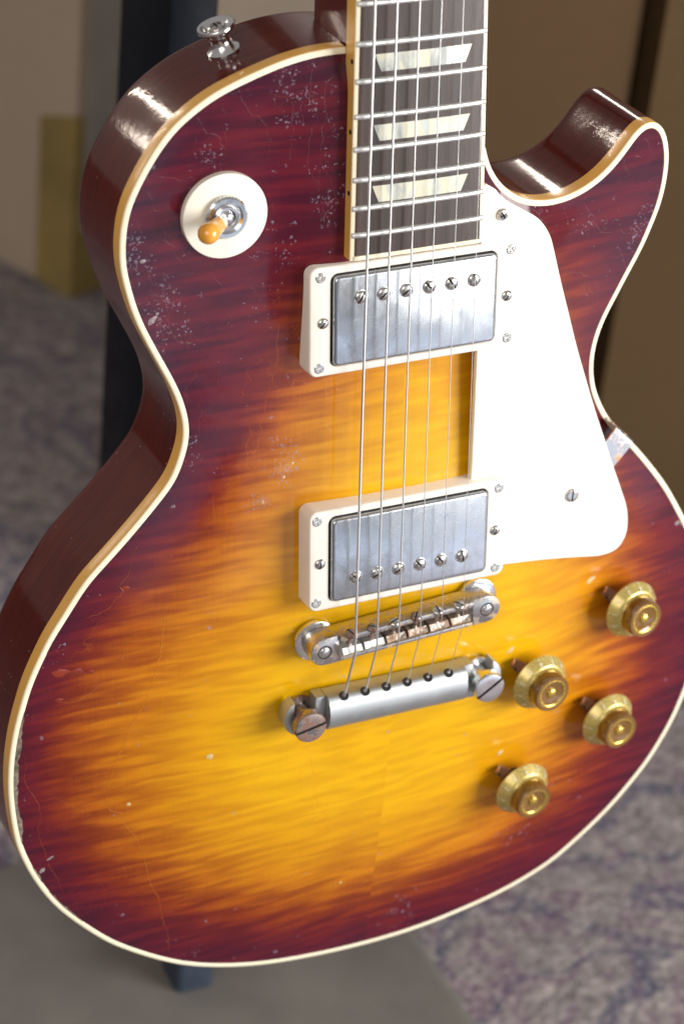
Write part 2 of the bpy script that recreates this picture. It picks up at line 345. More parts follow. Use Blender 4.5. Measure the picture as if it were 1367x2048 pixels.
# ------------------------------------------------------------------ builders
def mesh(name, V, F, mats, smooth=True, idx=None, weld=False):
    me = bpy.data.meshes.new(name); me.from_pydata([tuple(float(c) for c in v) for v in V],[],[tuple(int(i) for i in f) for f in F])
    for mt in (mats if isinstance(mats,(list,tuple)) else [mats]): me.materials.append(mt)
    if idx is not None:
        for p,i in zip(me.polygons,idx): p.material_index = int(i)
    bm = bmesh.new(); bm.from_mesh(me)
    if weld: bmesh.ops.remove_doubles(bm,verts=bm.verts,dist=1e-6)
    bmesh.ops.recalc_face_normals(bm,faces=bm.faces); bm.to_mesh(me); bm.free()
    if smooth:
        for p in me.polygons: p.use_smooth = True
        try: me.set_sharp_from_angle(angle=math.radians(smooth if smooth is not True else 38))
        except Exception: pass
    return me
def link(name, me, parent=None, loc=None, rot=None, mat=None):
    o = bpy.data.objects.new(name,me); COL.objects.link(o)
    if parent: o.parent = parent
    if mat is not None: o.matrix_local = mat
    else:
        if loc is not None: o.location = loc
        if rot is not None: o.rotation_euler = rot
    return o
def again(o, parent=None, mat=None):            # one more of the same piece, sharing its mesh
    c = o.copy(); COL.objects.link(c)
    if parent is not None: c.parent = parent
    if mat is not None: c.matrix_local = mat
    return c
def G(p): return (np.asarray(p,float)-BASE)*0.001      # guitar mm -> metres in the guitar's object frame
def part(name, V, F, mats, parent, smooth=True, idx=None, weld=False):
    V = [(np.asarray(v,float)-BASE)*0.001 for v in V]
    return link(name, mesh(name,V,F,mats,smooth,idx,weld), parent)
class Geo:                                       # collects pieces of ONE mesh (mm)
    def __init__(s): s.V=[]; s.F=[]; s.I=[]
    def add(s,V,F,i=0):
        k=len(s.V); s.V+= [tuple(v) for v in V]; s.F+= [tuple(a+k for a in f) for f in F]; s.I+= [i]*len(F); return s
    def xf(s,M):
        s.V = [tuple(M@Vector(v)) for v in s.V]; return s
def box(x0,x1,y0,y1,z0,z1,b=0.0):
    if b<=0:
        V=[(x,y,z) for z in (z0,z1) for y in (y0,y1) for x in (x0,x1)]
        return V,[(0,2,3,1),(4,5,7,6),(0,1,5,4),(2,6,7,3),(0,4,6,2),(1,3,7,5)]
    return prism(rrect(x0,x1,y0,y1,b,2),z0,z1,b)
def rrect(x0,x1,y0,y1,r,n=5):
    P=[]
    for cx,cy,a in ((x1-r,y1-r,0),(x0+r,y1-r,90),(x0+r,y0+r,180),(x1-r,y0+r,270)):
        for k in range(n+1):
            t=math.radians(a+90*k/n); P.append((cx+r*math.cos(t),cy+r*math.sin(t)))
    return P
def inset(P,d):
    Q=np.array(P,float); n=len(Q); out=[]
    area=np.sum(Q[:,0]*np.roll(Q[:,1],-1)-Q[:,1]*np.roll(Q[:,0],-1)); s=1 if area>0 else -1
    for i in range(n):
        a=Q[i]-Q[i-1]; b=Q[(i+1)%n]-Q[i]
        a=a/(np.linalg.norm(a)+1e-9); b=b/(np.linalg.norm(b)+1e-9)
        na=np.array([-a[1],a[0]])*s; nb=np.array([-b[1],b[0]])*s
        m=na+nb; m/= (np.linalg.norm(m)+1e-9); c=max(.35,float(m@na)); out.append(Q[i]+m*d/c)
    return out
def prism(P,z0,z1,b=0.0,steps=2,bot=0.0):        # extruded outline with a rounded top (and bottom) edge
    P=[tuple(p) for p in P]; rings=[]
    if bot>0: rings+=[(inset(P,bot),z0),(P,z0+bot)]
    else: rings+=[(P,z0)]
    if b>0:
        for k in range(steps+1):
            t=math.pi/2*k/steps; rings.append((inset(P,b*(1-math.cos(t))),z1-b+b*math.sin(t)))
    else: rings.append((P,z1))
    V=[];F=[];n=len(P)
    for R_,z in rings: V+=[(p[0],p[1],z(p) if callable(z) else z) for p in R_]
    for k in range(len(rings)-1):
        for i in range(n):
            j=(i+1)%n; F.append((k*n+i,k*n+j,(k+1)*n+j,(k+1)*n+i))
    F.append(tuple(range(n))[::-1]); F.append(tuple((len(rings)-1)*n+i for i in range(n)))
    return V,F
def lathe(prof,seg=32,close=True):               # profile of (r,z)
    V=[];F=[]; ids=[]
    for r,z in prof:
        if r<1e-6: ids.append([len(V)]); V.append((0,0,z))
        else:
            ids.append(list(range(len(V),len(V)+seg)))
            V+=[(r*math.cos(2*math.pi*k/seg),r*math.sin(2*math.pi*k/seg),z) for k in range(seg)]
    for a,b in zip(ids,ids[1:]):
        if len(a)==1 and len(b)==1: continue
        for k in range(seg):
            j=(k+1)%seg
            if len(a)==1: F.append((a[0],b[k],b[j]))
            elif len(b)==1: F.append((a[k],a[j],b[0]))
            else: F.append((a[k],a[j],b[j],b[k]))
    return V,F
def tube(path,r,seg=8,caps=True):
    P=[Vector(p) for p in path]; V=[];F=[]; rr = r if isinstance(r,(list,tuple)) else [r]*len(P)
    up=None
    for i,p in enumerate(P):
        d=(P[min(i+1,len(P)-1)]-P[max(i-1,0)]).normalized()
        if up is None: up = d.orthogonal().normalized()
        up=(up-d*up.dot(d)).normalized(); w=d.cross(up)
        for k in range(seg):
            t=2*math.pi*k/seg; V.append(tuple(p+(up*math.cos(t)+w*math.sin(t))*rr[i]))
    for i in range(len(P)-1):
        for k in range(seg):
            j=(k+1)%seg; F.append((i*seg+k,i*seg+j,(i+1)*seg+j,(i+1)*seg+k))
    if caps: F.append(tuple(range(seg))[::-1]); F.append(tuple((len(P)-1)*seg+k for k in range(seg)))
    return V,F
def screw_head(r,h,slot,w,depth,flat=False,cross=False):   # a real recessed slot or cross, dirt in the bottom (material 1)
    prof=[(0,h)]+[(r*math.sin(a),h*(math.cos(a) if not flat else 1)) for a in np.linspace(.2,math.pi/2,6)] if not flat else [(0,h),(r*.5,h),(r*.82,h),(r*.96,h*.75),(r,h*.3)]
    prof.append((r,-h*1.2))
    V,F=lathe(prof,24); g=Geo()
    cuts=[[(1,0)],[(-1,0)]] if not cross else [[(1,0),(0,1)],[(-1,0),(0,1)],[(1,0),(0,-1)],[(-1,0),(0,-1)]]
    for cs in cuts:
        bm=bmesh.new(); vs=[bm.verts.new(v) for v in V]
        for f in F: bm.faces.new([vs[i] for i in f])
        for nx,ny in cs:
            ret=bmesh.ops.bisect_plane(bm,geom=bm.verts[:]+bm.edges[:]+bm.faces[:],plane_co=(nx*w/2,ny*w/2,0),plane_no=(nx,ny,0),clear_inner=True)
            ed=[e for e in ret['geom_cut'] if isinstance(e,bmesh.types.BMEdge)]
            try: bmesh.ops.holes_fill(bm,edges=bm.edges[:],sides=0) if False else bmesh.ops.edgeloop_fill(bm,edges=[e for e in bm.edges if e.is_boundary])
            except Exception: pass
        bm.verts.index_update(); g.add([tuple(v.co) for v in bm.verts],[tuple(v.index for v in f.verts) for f in bm.faces],0); bm.free()
    if cross:                                    # the cross does not reach the rim
        V2,F2=lathe([(r*.60,h*.90),(r*.80,h*.84),(r*.97,h*.45),(r*1.0,h*.1)],24); g.add(V2,F2,0)
    V,F=lathe([(0,depth),(r*.97,depth),(r*.97,-h)],20); g.add(V,F,1)
    return g
def M4(pos, rotm=None):                          # placement in the guitar's object frame
    T=Matrix.Translation(Vector(G(pos))); return T@rotm.to_4x4() if rotm is not None else T
def on_top(x,y,off=0.0,spin=0.0):                # placement on the carved top, z along its normal
    n=Vector(Hn(x,y)); ex=Vector((0,1,0)).cross(n).normalized(); ey=n.cross(ex); R_=Matrix((ex,ey,n)).transposed()
    p=np.array([x,y,float(H(x,y))])+np.array(n)*off
    return p, R_@Matrix.Rotation(spin,3,'Z')
TILT=Matrix.Rotation(-math.atan(TH),3,'X')       # the plane of the strings
def mm(g,mats,name,smooth=True): return mesh(name,[(a*.001,b*.001,c*.001) for a,b,c in g.V],g.F,mats,smooth,g.I)

MT=dict(top=top_material(), side=side_material(), rose=rosewood(), pearl=pearl(), cover=cover_metal(), string=wound())
MT['binding']=cream('ambered_binding',(.80,.43,.09),.2,(.6,.32,.08),.3); MT['bindtop']=cream('pale_lit_binding',(.92,.85,.64),.2,(.72,.56,.3),.22)  # top face: pale plastic with the bright lit edge put into its colour
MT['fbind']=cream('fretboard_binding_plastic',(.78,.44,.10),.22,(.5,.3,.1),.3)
MT['washer']=cream('white_switch_washer',(.93,.90,.78),.2,(.75,.65,.5),.15)
MT['guard']=cream('cream_pickguard',(.88,.85,.76),.2,(.7,.6,.45),.12)
MT['ring']=cream('cream_plastic_ring',(.86,.81,.73),.38,(.6,.5,.4),.2)
MT['fret']=simple('fret_wire',(.82,.82,.80),.46,.95,var=.04,scale=300,rvar=.04)
MT['nickel']=rusty('worn_nickel',.26,(.66,.65,.63)); MT['bridge']=rusty('bridge_nickel',.26,(.62,.61,.60),(.36,.26,.16))
MT['rust']=rusty('rusted_steel',.50,(.46,.43,.41),(.17,.095,.075)); MT['bright']=rusty('bright_nickel',.02,(.80,.80,.81))
MT['saddlebright']=simple('bright_saddle',(.88,.88,.87),.42,.9,var=.04)
MT['brass']=rusty('corroded_brass',.42,(.52,.46,.40),(.24,.15,.10)); MT['alu']=simple('satin_aluminium',(.52,.545,.56),.48,.95,var=.05,scale=120,rvar=.03,bump=.02)
MT['chrome']=simple('polished_nickel',(.84,.84,.85),.18,1,var=.06,scale=200)
MT['grime']=simple('grime',(.035,.028,.022),.8,var=.3,scale=300)
MT['black']=simple('black_plastic',(.012,.011,.011),.5)
MT['amber']=simple('amber_plastic',(.80,.36,.045),.16,0,.6,var=.06)
MT['gold']=simple('gold_knob',(.56,.44,.13),.30,.40,.6,var=.16,scale=500)
MT['goldtop']=simple('amber_knob_cap',(.18,.085,.014),.12,.0,.9,var=.12,scale=300); MT['golddot']=simple('gold_foil',(.66,.44,.08),.25,.8,.5,var=.1,scale=500)
MT['mark']=simple('ivory_numerals',(.85,.80,.62),.5,var=.05)
MT['pointer']=rusty('copper_pointer',.45,(.58,.54,.52),(.38,.19,.10))

def crack_material():
    t=NT('finish_crack_edge'); v=t.obj(); b=t.math('ADD',t.attr('burst'),t.math('MULTIPLY',t.math('SUBTRACT',t.noise(v,160,3),.5),1.2))
    t.set(Base_Color=t.ramp(t.math('DIVIDE',b,4.2,clamp=True),[(0,(.80,.42,.012)),(.3,(.66,.24,.008)),(.5,(.46,.10,.006)),(.8,(.25,.026,.006)),(1,(.16,.013,.008))]),Roughness=.4,Coat_Weight=.5); return t.m
MT['crack']=crack_material()
MT['bare']=simple('bare_wood',(.17,.13,.10),.85,var=.7,scale=420,bump=.3); MT['chip']=simple('chipped_lacquer',(.26,.21,.22),.6,var=.5,scale=900)
MT['chip_light']=simple('chipped_lacquer_light',(.60,.42,.20),.6,var=.25,scale=700)
MT['redpatch']=simple('thin_stain',(.22,.022,.005),.3,0,.8,var=.4,scale=160)

# ------------------------------------------------------------------ the setting
def tag(o,label=None,cat=None,group=None,kind=None):
    for k,v in (('label',label),('category',cat),('group',group),('kind',kind)):
        if v: o[k]=v
    return o
def wmesh(name,V,F,mats,parent=None,smooth=False): return link(name,mesh(name,[(a*.001,b*.001,c*.001) for a,b,c in V],F,mats,smooth),parent)
floor_o=wmesh('carpet_floor',[(-3500,-3000,0),(4000,-3000,0),(4000,4500,0),(-3500,4500,0)],[(0,1,2,3)],carpet())
tag(floor_o,kind='structure')
mat_m=simple('grey_rubber',(.175,.16,.145),.7,var=.14,scale=22,bump=.2)
V,F=prism(rrect(-560,142,-620,295,12,4),0.0,5.0,1.5)
tag(wmesh('floor_mat',V,F,mat_m,None,30),'flat grey rubber mat on the patterned carpet under the guitar stand','floor mat')

def carton(name,label,corner,ang,w,d,h,m_,tape=None):
    """corner: nearest bottom corner (mm); w runs along ang, d away from the viewer"""
    r=bpy.data.objects.new(name,None); COL.objects.link(r); r.location=(corner[0]*.001,corner[1]*.001,0); r.rotation_euler=(0,0,math.radians(ang))
    tag(r,label,'box','cardboard boxes behind the guitar')
    g=Geo()
    t=4.0
    g.add(*box(0,w,0,t,1,h)); g.add(*box(0,w,d-t,d,1,h)); g.add(*box(0,t,t+.1,d-t-.1,1,h)); g.add(*box(w-t,w,t+.1,d-t-.1,1,h)); g.add(*box(t+.1,w-t-.1,t+.1,d-t-.1,1,5))
    wmesh('carton_walls',g.V,g.F,m_,r)
    for k,(y0,y1) in enumerate(((0,d/2-1),(d/2+1,d))):
        f=Geo().add(*box(0,w,y0,y1,h+.4,h+4.4)); wmesh('flap',f.V,f.F,m_,r)
    return r
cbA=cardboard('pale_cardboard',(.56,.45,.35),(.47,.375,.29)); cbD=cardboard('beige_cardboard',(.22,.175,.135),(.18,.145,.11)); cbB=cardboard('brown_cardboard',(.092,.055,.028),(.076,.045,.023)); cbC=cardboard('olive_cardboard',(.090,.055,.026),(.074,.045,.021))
b1=carton('cardboard_box','pale cardboard box at the left with yellow tape at its lower corner',(208,969),22.0,360,420,560,cbA)
tape_m=simple('yellowed_tape',(.34,.25,.08),.45,0,.3,var=.25,scale=14)
plast=simple('pale_stretch_film',(.45,.43,.39),.4,0,.3,var=.2,scale=12)
V=[(-.6,46,3),(-.6,-.6,3),(-.6,-.6,158),(-.6,46,150)]; g=Geo().add([(-.6,44,2),(-.6,-.6,2),(-.6,-.6,165),(-.6,44,150)],[(0,1,2,3)]).add([(-.6,-.7,2),(60,-.7,2),(60,-.7,150),(-.6,-.7,165)],[(0,1,2,3)])
wmesh('tape_strip',g.V,g.F,tape_m,b1)
g=Geo().add(*box(8,62,-2.2,-1.2,60,556)); wmesh('film_strip',g.V,g.F,plast,b1)
carton('cardboard_box','brown cardboard box standing behind the cutaway of the guitar, left of a dark gap',(243,492),0.0,164,140,640,cbB)
carton('cardboard_box','beige cardboard box behind the strap button and the left side of the neck',(112,505),0.0,128,130,660,cbD)
carton('cardboard_box','olive brown cardboard box at the right edge, separated by a dark gap',(414,476),0.0,430,360,660,cbC)

# stand: square post behind the guitar, a leg that comes forward to the mat, two padded arms that carry the body
stand=bpy.data.objects.new('guitar_stand',None); COL.objects.link(stand); stand.location=(.005,.30,.005)
tag(stand,'black metal guitar stand with a square post behind the sunburst guitar','guitar stand')
blk=simple('black_enamel',(.0075,.0065,.006),.6,0,0,var=.2,scale=40); navy=simple('blue_black_enamel',(.0045,.0058,.010),.5,0,0,var=.15,scale=40)
for mt_ in (blk,navy): mt_.node_tree.nodes['Principled BSDF'].inputs['Specular IOR Level'].default_value=.12; rub=simple('blue_black_rubber',(.03,.042,.065),.55,var=.2,scale=60)
def spart(name,V,F,m_,sm=False): return wmesh(name,[(a-5,b-300,c-5) for a,b,c in V],F,m_,stand,sm)
spart('post',*box(10,36,300,368,150,900,2),navy,30)
spart('collar',*box(7,39,297,371,128,149.5,3),blk,30)
for q in ((100,345),(75,420)): spart('leg',*tube([(23,334,135),(q[0]*.6+9,q[1]*.6+134,60),(q[0],q[1],9)],9,10),navy,True)
spart('leg',*tube([(23,320,138),(10,240,62),(4,188,30)],9,12),navy,True)
V,F=prism(rrect(-7,15,164,190,4,3),5.3,34,3); spart('foot',V,F,rub,30)
for s in (-1,1):
    spart('cradle_arm',*tube([(9+s*4,299,235),(s*60,160,200),(s*70,60,188),(s*70,-45,185),(s*70,-52,196),(s*70,-53,222)] if False else [(22+s*4,299,235),(s*60,160,206),(s*70,60,204),(s*70,14,201)],7,12),blk,True)

# ------------------------------------------------------------------ the guitar
guitar=bpy.data.objects.new('electric_guitar',None); COL.objects.link(guitar)
tag(guitar,'worn sunburst electric guitar with a cream pickguard held upright in a stand','guitar')
wm=Matrix.Identity(4)
for i in range(3):
    for j in range(3): wm[i][j]=G2W[i][j]
    wm[i][3]=BASE_W[i]*.001
guitar.matrix_world=wm

# --- body wood: side wall and back
NR=len(RIM); prof=[(.05,-6.6),(.05,-7.5)]+[(.05,z) for z in (-15,-24,-33,-41)]+[(.05+4.5*(1-math.cos(a)),-43.5-4.5*math.sin(a)) for a in np.linspace(0.0,math.pi/2,6)]
V=[];F=[]
for d,z in prof: V+=[(*(RIM[i]-RN[i]*d),z) for i in range(NR)]
for k in range(len(prof)-1):
    for i in range(NR):
        j=(i+1)%NR; F.append((k*NR+i,k*NR+j,(k+1)*NR+j,(k+1)*NR+i))
F.append(tuple((len(prof)-1)*NR+i for i in range(NR)))
F.append(tuple(range(NR)))
body=part('body_back',V,F,MT['side'],guitar,60)

# --- carved top with the painted sunburst
INS=resample(RIM-RN*2.3,2.0); n0=len(INS)
pts=[tuple(p) for p in INS]
st=2.3; lat=[]
for r,yy in enumerate(np.arange(-184,250,st*.866)):
    for xx in np.arange(-168+(r%2)*st/2,168,st): lat.append((xx,yy))
lat=np.array(lat); sd=sdist(INS[::2],lat[:,0],lat[:,1]); lat=lat[sd<-1.3]
pts+= [tuple(p) for p in lat]
vo,eo,fo,_,_,_=delaunay_2d_cdt([Vector(p) for p in pts],[],[list(range(n0))],1,1e-5)
XY=np.array([tuple(v) for v in vo]); Z=H(XY[:,0],XY[:,1])
dd=-sdist(RIM[::2],XY[:,0],XY[:,1]); Z=np.maximum(Z,0.12)
V=[(x,y,z) for (x,y),z in zip(XY,Z)]
top=part('body_top',V,fo,MT['top'],guitar,True)
C0=[(-10.4,123.2),(-27.0,104.0),(-41.5,85.0),(-52.0,60.0),(-62.5,40.0),(-73.0,18.0),(-91.0,-6.0),(-102.0,-31.0),(-102.0,-58.0),(-92.0,-84.0),(-70.0,-108.0),(-40.0,-123.0),(-10.5,-128.0),(17.0,-125.0),(42.6,-124.4),(63.0,-102.8),(79.0,-83.6),(89.4,-59.4),(95.9,-32.4),(96.8,-12.4),(91.5,3.8),(78.9,37.9),(61.5,76.4),(44.9,108.9),(20.5,126.7),(-2.2,130.7)]
C1=[(-25.8,154.3),(-45.3,149.7),(-50.0,122.0),(-61.0,98.0),(-73.0,74.0),(-89.0,50.0),(-110.8,32.0),(-125.5,14.1),(-138.3,-6.7),(-145.0,-29.2),(-145.5,-51.1),(-137.4,-75.6),(-126.7,-99.1),(-104.5,-121.1),(-69.9,-138.8),(-33.8,-150.9),(3.3,-154.7),(35.6,-149.8),(65.8,-141.3),(87.5,-124.4),(104.0,-106.3),(117.1,-82.0),(124.6,-54.2),(125.1,-23.0),(119.5,8.5),(109.2,39.7),(95.4,70.6),(79.7,106.0),(65.0,135.4),(39.9,160.6),(5.9,160.1)]
C2=[(-53.0,162.3),(-58.0,141.0),(-66.0,119.0),(-74.0,89.5),(-84.0,68.6),(-104.2,53.0),(-121.0,33.6),(-137.8,11.7),(-150.7,-11.4),(-155.5,-34.3),(-154.0,-59.3),(-148.1,-86.2),(-133.2,-113.8),(-104.0,-141.1),(-68.9,-158.4),(-27.6,-168.0),(17.1,-166.9),(55.1,-160.7),(88.1,-148.5),(115.2,-127.4),(133.7,-101.2),(143.7,-73.4),(146.6,-41.8),(141.5,-9.5),(130.2,23.0),(115.0,47.9),(97.1,79.5),(89.8,104.0),(92.3,126.2),(90.4,144.3),(70.2,162.4),(41.1,175.5),(-5.2,175.7)]
def burst_grid():
    D=[sdist(resample(catmull(c,2.0),4.0),GXX,GYY) for c in (C0,C1,C2)]; E=np.maximum(-sdist(RIM[::2],GXX,GYY),0)
    t=np.where(D[0]<0,1-np.minimum(-D[0]/38,1),0)
    a=(D[0]>=0)&(D[1]<0); t=np.where(a,1+D[0]/(D[0]-D[1]+1e-6),t)
    a=(D[1]>=0)&(D[2]<0)&(D[0]>=0); t=np.where(a,2+D[1]/(D[1]-D[2]+1e-6),t)
    t=np.where((D[2]>=0)&(D[1]>=0),3+np.clip(D[2]/45,0,.35)+.45*(1-np.clip(E/14,0,1)),t)
    for _ in range(26):
        b=t.copy(); b[1:-1,1:-1]=(t[2:,1:-1]+t[:-2,1:-1]+t[1:-1,2:]+t[1:-1,:-2]+2*t[1:-1,1:-1])/6; t=b
    return t
BG=burst_grid()
WEAR=[(-50,238,10,.9),(-44,229,9,1.0),(-48,222,6,.8),(-33,212,6,.9),(-35,200,5,.8),(-33,190,7,1.0),(-34,181,5,.8),(-80.7,211.7,5,1.05),(-110.5,182,5,1.1),(-110,174,5,1.15),(-107,168,5,.9),(-98,155,8,1.05),(-96,144,8,1.1),(-101,139,4,1.1),(-85.4,85.2,4,1.2),(-88,92,3,1.0),(-41,141,7,.6),(-53,170,9,.75),(56,172,7,1.15),(64,169,5,.9),(108,157,6,1.15),(84,161,9,.7),(113,190,4,.8),(111,166,4,.9),(-49.5,78.5,6,1.5),(-51,86,5,1.2),(-58.5,63.5,5,1.35),(-36,190,6,.9),(-70,196,7,.6),(-60,150,9,.55),(75,-134,14,.62),(100,-113,10,.6),(20,-166,12,.7),(-85,-161,8,.75),(-60,-168,8,.6),(-120,-128,6,.5),(-128,34,4,.95),(-140,12,4,.9),(-150,-8,3,.8)]
Wv=np.zeros(len(XY))
for x,y,s,a in WEAR: Wv=np.maximum(Wv,a*np.exp(-((XY[:,0]-x)**2+(XY[:,1]-y)**2)/(2*s*s)*1.2))
Wv=np.maximum(Wv,.34*np.exp(-(dd/4.0)**2)); Wv=np.maximum(Wv,.12*sstep(90,170,XY[:,1]))
me=top.data
for nm,arr in (('burst',bil(BG,XY[:,0],XY[:,1])),('wear',Wv)):
    at=me.attributes.new(nm,'FLOAT','POINT'); at.data.foreach_set('value',np.ascontiguousarray(arr,dtype=np.float32))

def ribbon(path,w,jit=.25,off=.10,step=1.2):
    P=catmull(path,step,False); n=len(P); V=[];F=[]
    P=P+rng.normal(0,jit,(n,2))
    for i in range(n):
        d=P[min(i+1,n-1)]-P[max(i-1,0)]; d/=np.linalg.norm(d)+1e-9; q=np.array([-d[1],d[0]])
        ww=w*(.45+.9*rng.random())*min(1,.3+min(i,n-1-i)/6)/2
        for s in (-1,0,1):
            c=P[i]+q*s*ww; V.append((c[0],c[1],float(H(*c))+off+(.02 if s==0 else -.02)))
    for i in range(n-1):
        for k in (0,1): F.append((i*3+k,i*3+k+1,i*3+k+4,i*3+k+3))
    return V,F
CR=[([(-107.1,57.2),(-109.3,51.7),(-112.1,45.5),(-112.8,40.1),(-116.8,34.7),(-115.7,32.1),(-119.5,28.3),(-122.2,25.3),(-127.3,23.5),(-133.5,22.3)],.75),
 ([(-99,22),(-101.0,3.6),(-103.2,-5.3),(-106.6,-16.6),(-112.1,-27.7),(-118.4,-42.5),(-122.6,-55.5),(-124.1,-65.4),(-122.2,-71.5),(-117.8,-73.4),(-116.9,-78.6),(-112.3,-86.2),(-108.4,-96.5),(-104.7,-114.0),(-100.4,-124.9),(-98.5,-136.9),(-95.7,-146.3),(-95.0,-159.3)],.85),
 ([(-158.6,-34.8),(-157.3,-41.2),(-158.3,-48.4),(-154.8,-56.6),(-152.4,-62.2),(-152.1,-69.8),(-152.8,-76.0),(-150.7,-85.6),(-148.9,-93.8),(-146.1,-99.3),(-144.0,-105.6),(-142.4,-111.4)],.7),
 ([(-144,-13.5),(-138,-15),(-134.5,-14.5),(-129,-11),(-122,-6)],.6),([(-76,128),(-77,121),(-76,113),(-78.5,104)],.5)]
for p,w in CR:
    rv,rf=ribbon(p,w*.23,.2); o=part('finish_crack',rv,rf,MT['crack'],top)
    at=o.data.attributes.new('burst','FLOAT','POINT'); at.data.foreach_set('value',bil(BG,[q[0] for q in rv],[q[1] for q in rv]).astype(np.float32))
def blob(x,y,r,off=.08,n=11,asp=1.0,ang=0.):
    V=[(x,y,float(H(x,y))+off+.10)];F=[]
    for ring,rr in ((1,.6),(2,1.0)):
        for k in range(n):
            t=2*math.pi*k/n; q=r*rr*(.7+.5*rng.random()); a=q*math.cos(t)*asp; b=q*math.sin(t)
            c=(x+a*math.cos(ang)-b*math.sin(ang),y+a*math.sin(ang)+b*math.cos(ang)); V.append((*c,float(H(*c))+off-(.04 if ring==2 else -.06)))
    for k in range(n):
        j=(k+1)%n; F+=[(0,1+k,1+j),(1+k,1+n+k,1+n+j,1+j)]
    return V,F
for x,y,r,asp,ang in [(-80.5,-51.1,1.5,1,0),(-114.6,-69.3,.9,1,0),(-103.2,147.5,1.5,1.6,.8),(-15.5,-138,.8,1,0),(57.4,-28.9,1.1,1.7,.6),(57.9,-83.9,1.1,1.7,.5),(97.6,-5.2,1.3,1.8,.5),(-151.4,-96,1.0,1.5,.9),(-148.0,-90.5,.6,3.0,.6),(142.6,11.3,1.1,1.3,.7),(-46.5,79.5,.55,1.5,1.2),(-58.6,64,.5,1.6,1.2),(-50,74,.7,1,0),(-101,150,.7,1,0),(-107,172,.9,1.4,.3)]:
    part('paint_chip',*blob(x,y,r,asp=asp,ang=ang),MT['chip_light' if float(bil(BG,x,y))<1.7 else 'chip'],top)
for x,y,r,asp in [(-142,-.5,1.8,2.2),(-135.5,-1.0,1.7,1.7),(-130,-2,1.1,1.6),(-143,-13,1.0,2),(-114.5,33.5,1.1,1.5)]: part('thin_finish_patch',*blob(x,y,r,asp=asp,ang=-.1),MT['redpatch'],top)
# bare wood where the finish has come off along the lower left binding
def edge_strip(y0,y1,w):
    idx=[i for i in range(NR) if RIM[i][0]<-60 and y0<RIM[i][1]<y1]; V=[];F=[]
    n=len(idx)
    for k,i in enumerate(idx):
        ww=w*(.55+.9*rng.random())*min(1,.15+min(k,n-1-k)/5)
        for d in (2.2,2.2+ww*.6,2.2+ww):
            c=RIM[i]-RN[i]*d; V.append((c[0],c[1],max(float(H(*c)),.12)+(.20 if d<2.2+ww*.9 else .02)))
    for k in range(n-1):
        for a in (0,1): F.append((k*3+a,k*3+a+1,k*3+a+4,k*3+a+3))
    return V,F
for y0,y1,w in ((-82,-14,1.7),(-104,-93,1.3),(-130,-108,.6),(9,17,.8)): part('bare_edge',*edge_strip(y0,y1,w),MT['bare'],top)

# --- binding
keep=[i for i in range(NR) if not (abs(RIM[i][0])<34.0 and RIM[i][1]>195) or (RIM[i][0]<-26.2 and RIM[i][1]>200)]
# rotate so that the open strip starts after the neck gap
kset=set(keep); start=next(i for i in keep if (i-1)%NR not in kset); order=[(start+k)%NR for k in range(len(keep))]
bprof=[(.25,-6.6),(-.08,-6.4),(-.08,-.9),(.03,-.35),(.35,.02),(1.0,.16),(2.15,None),(2.45,'in'),(2.45,-6.4)]
V=[];F=[]; nb=len(bprof)
for i in order:
    for d,z in bprof:
        c=RIM[i]-RN[i]*d; hz=max(float(H(*c)),.12)
        V.append((c[0],c[1],(hz+.14 if z is None else hz-.05 if z=='in' else z)))
for k in range(len(order)-1):
    for a in range(nb-1): F.append((k*nb+a,k*nb+a+1,(k+1)*nb+a+1,(k+1)*nb+a))
F+=[tuple(range(nb)),tuple((len(order)-1)*nb+a for a in range(nb))]
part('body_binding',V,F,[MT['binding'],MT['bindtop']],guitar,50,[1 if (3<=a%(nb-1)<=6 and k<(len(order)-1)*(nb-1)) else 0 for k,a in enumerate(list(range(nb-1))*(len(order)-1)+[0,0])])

# --- neck, fretboard
def fbz(y): return zs(y)-3.7
YE,YN=166.5,420.0
V=[];F=[]; ys=np.linspace(205,YN,40); seg=14
for y in ys:
    hw=fb_half(y)-.6; zt=fbz(y)-6.05; k=sstep(262,330,y); dep=44*(1-k)+17*k
    dep=min(dep,zt+47.0) if y<262 else dep
    for a in range(seg+1):
        t=a/seg; ang=math.pi*(t); ex=.32*(1-k)+.8*k
        cx=math.cos(ang); sn=math.sin(ang)
        V.append((hw*math.copysign(abs(cx)**ex,cx),y,zt-dep*(abs(sn)**ex)))
n=seg+1
for i in range(len(ys)-1):
    for a in range(seg): F.append((i*n+a,i*n+a+1,(i+1)*n+a+1,(i+1)*n+a))
    F.append((i*n+seg,i*n,(i+1)*n,(i+1)*n+seg))
F+=[tuple(range(n)),tuple((len(ys)-1)*n+a for a in range(n))]
part('neck',V,F,MT['side'],guitar,50)
X0=-.3
def slab(y0,y1,inset_,zt,zb):
    V=[]
    for y in (y0,y1):
        h=fb_half(y)-inset_
        V+=[(X0-h,y,zb(y)),(X0+h,y,zb(y)),(X0+h,y,zt(y)),(X0-h,y,zt(y))]
    return V,[(0,1,2,3),(7,6,5,4),(0,4,5,1),(1,5,6,2),(2,6,7,3),(3,7,4,0)]
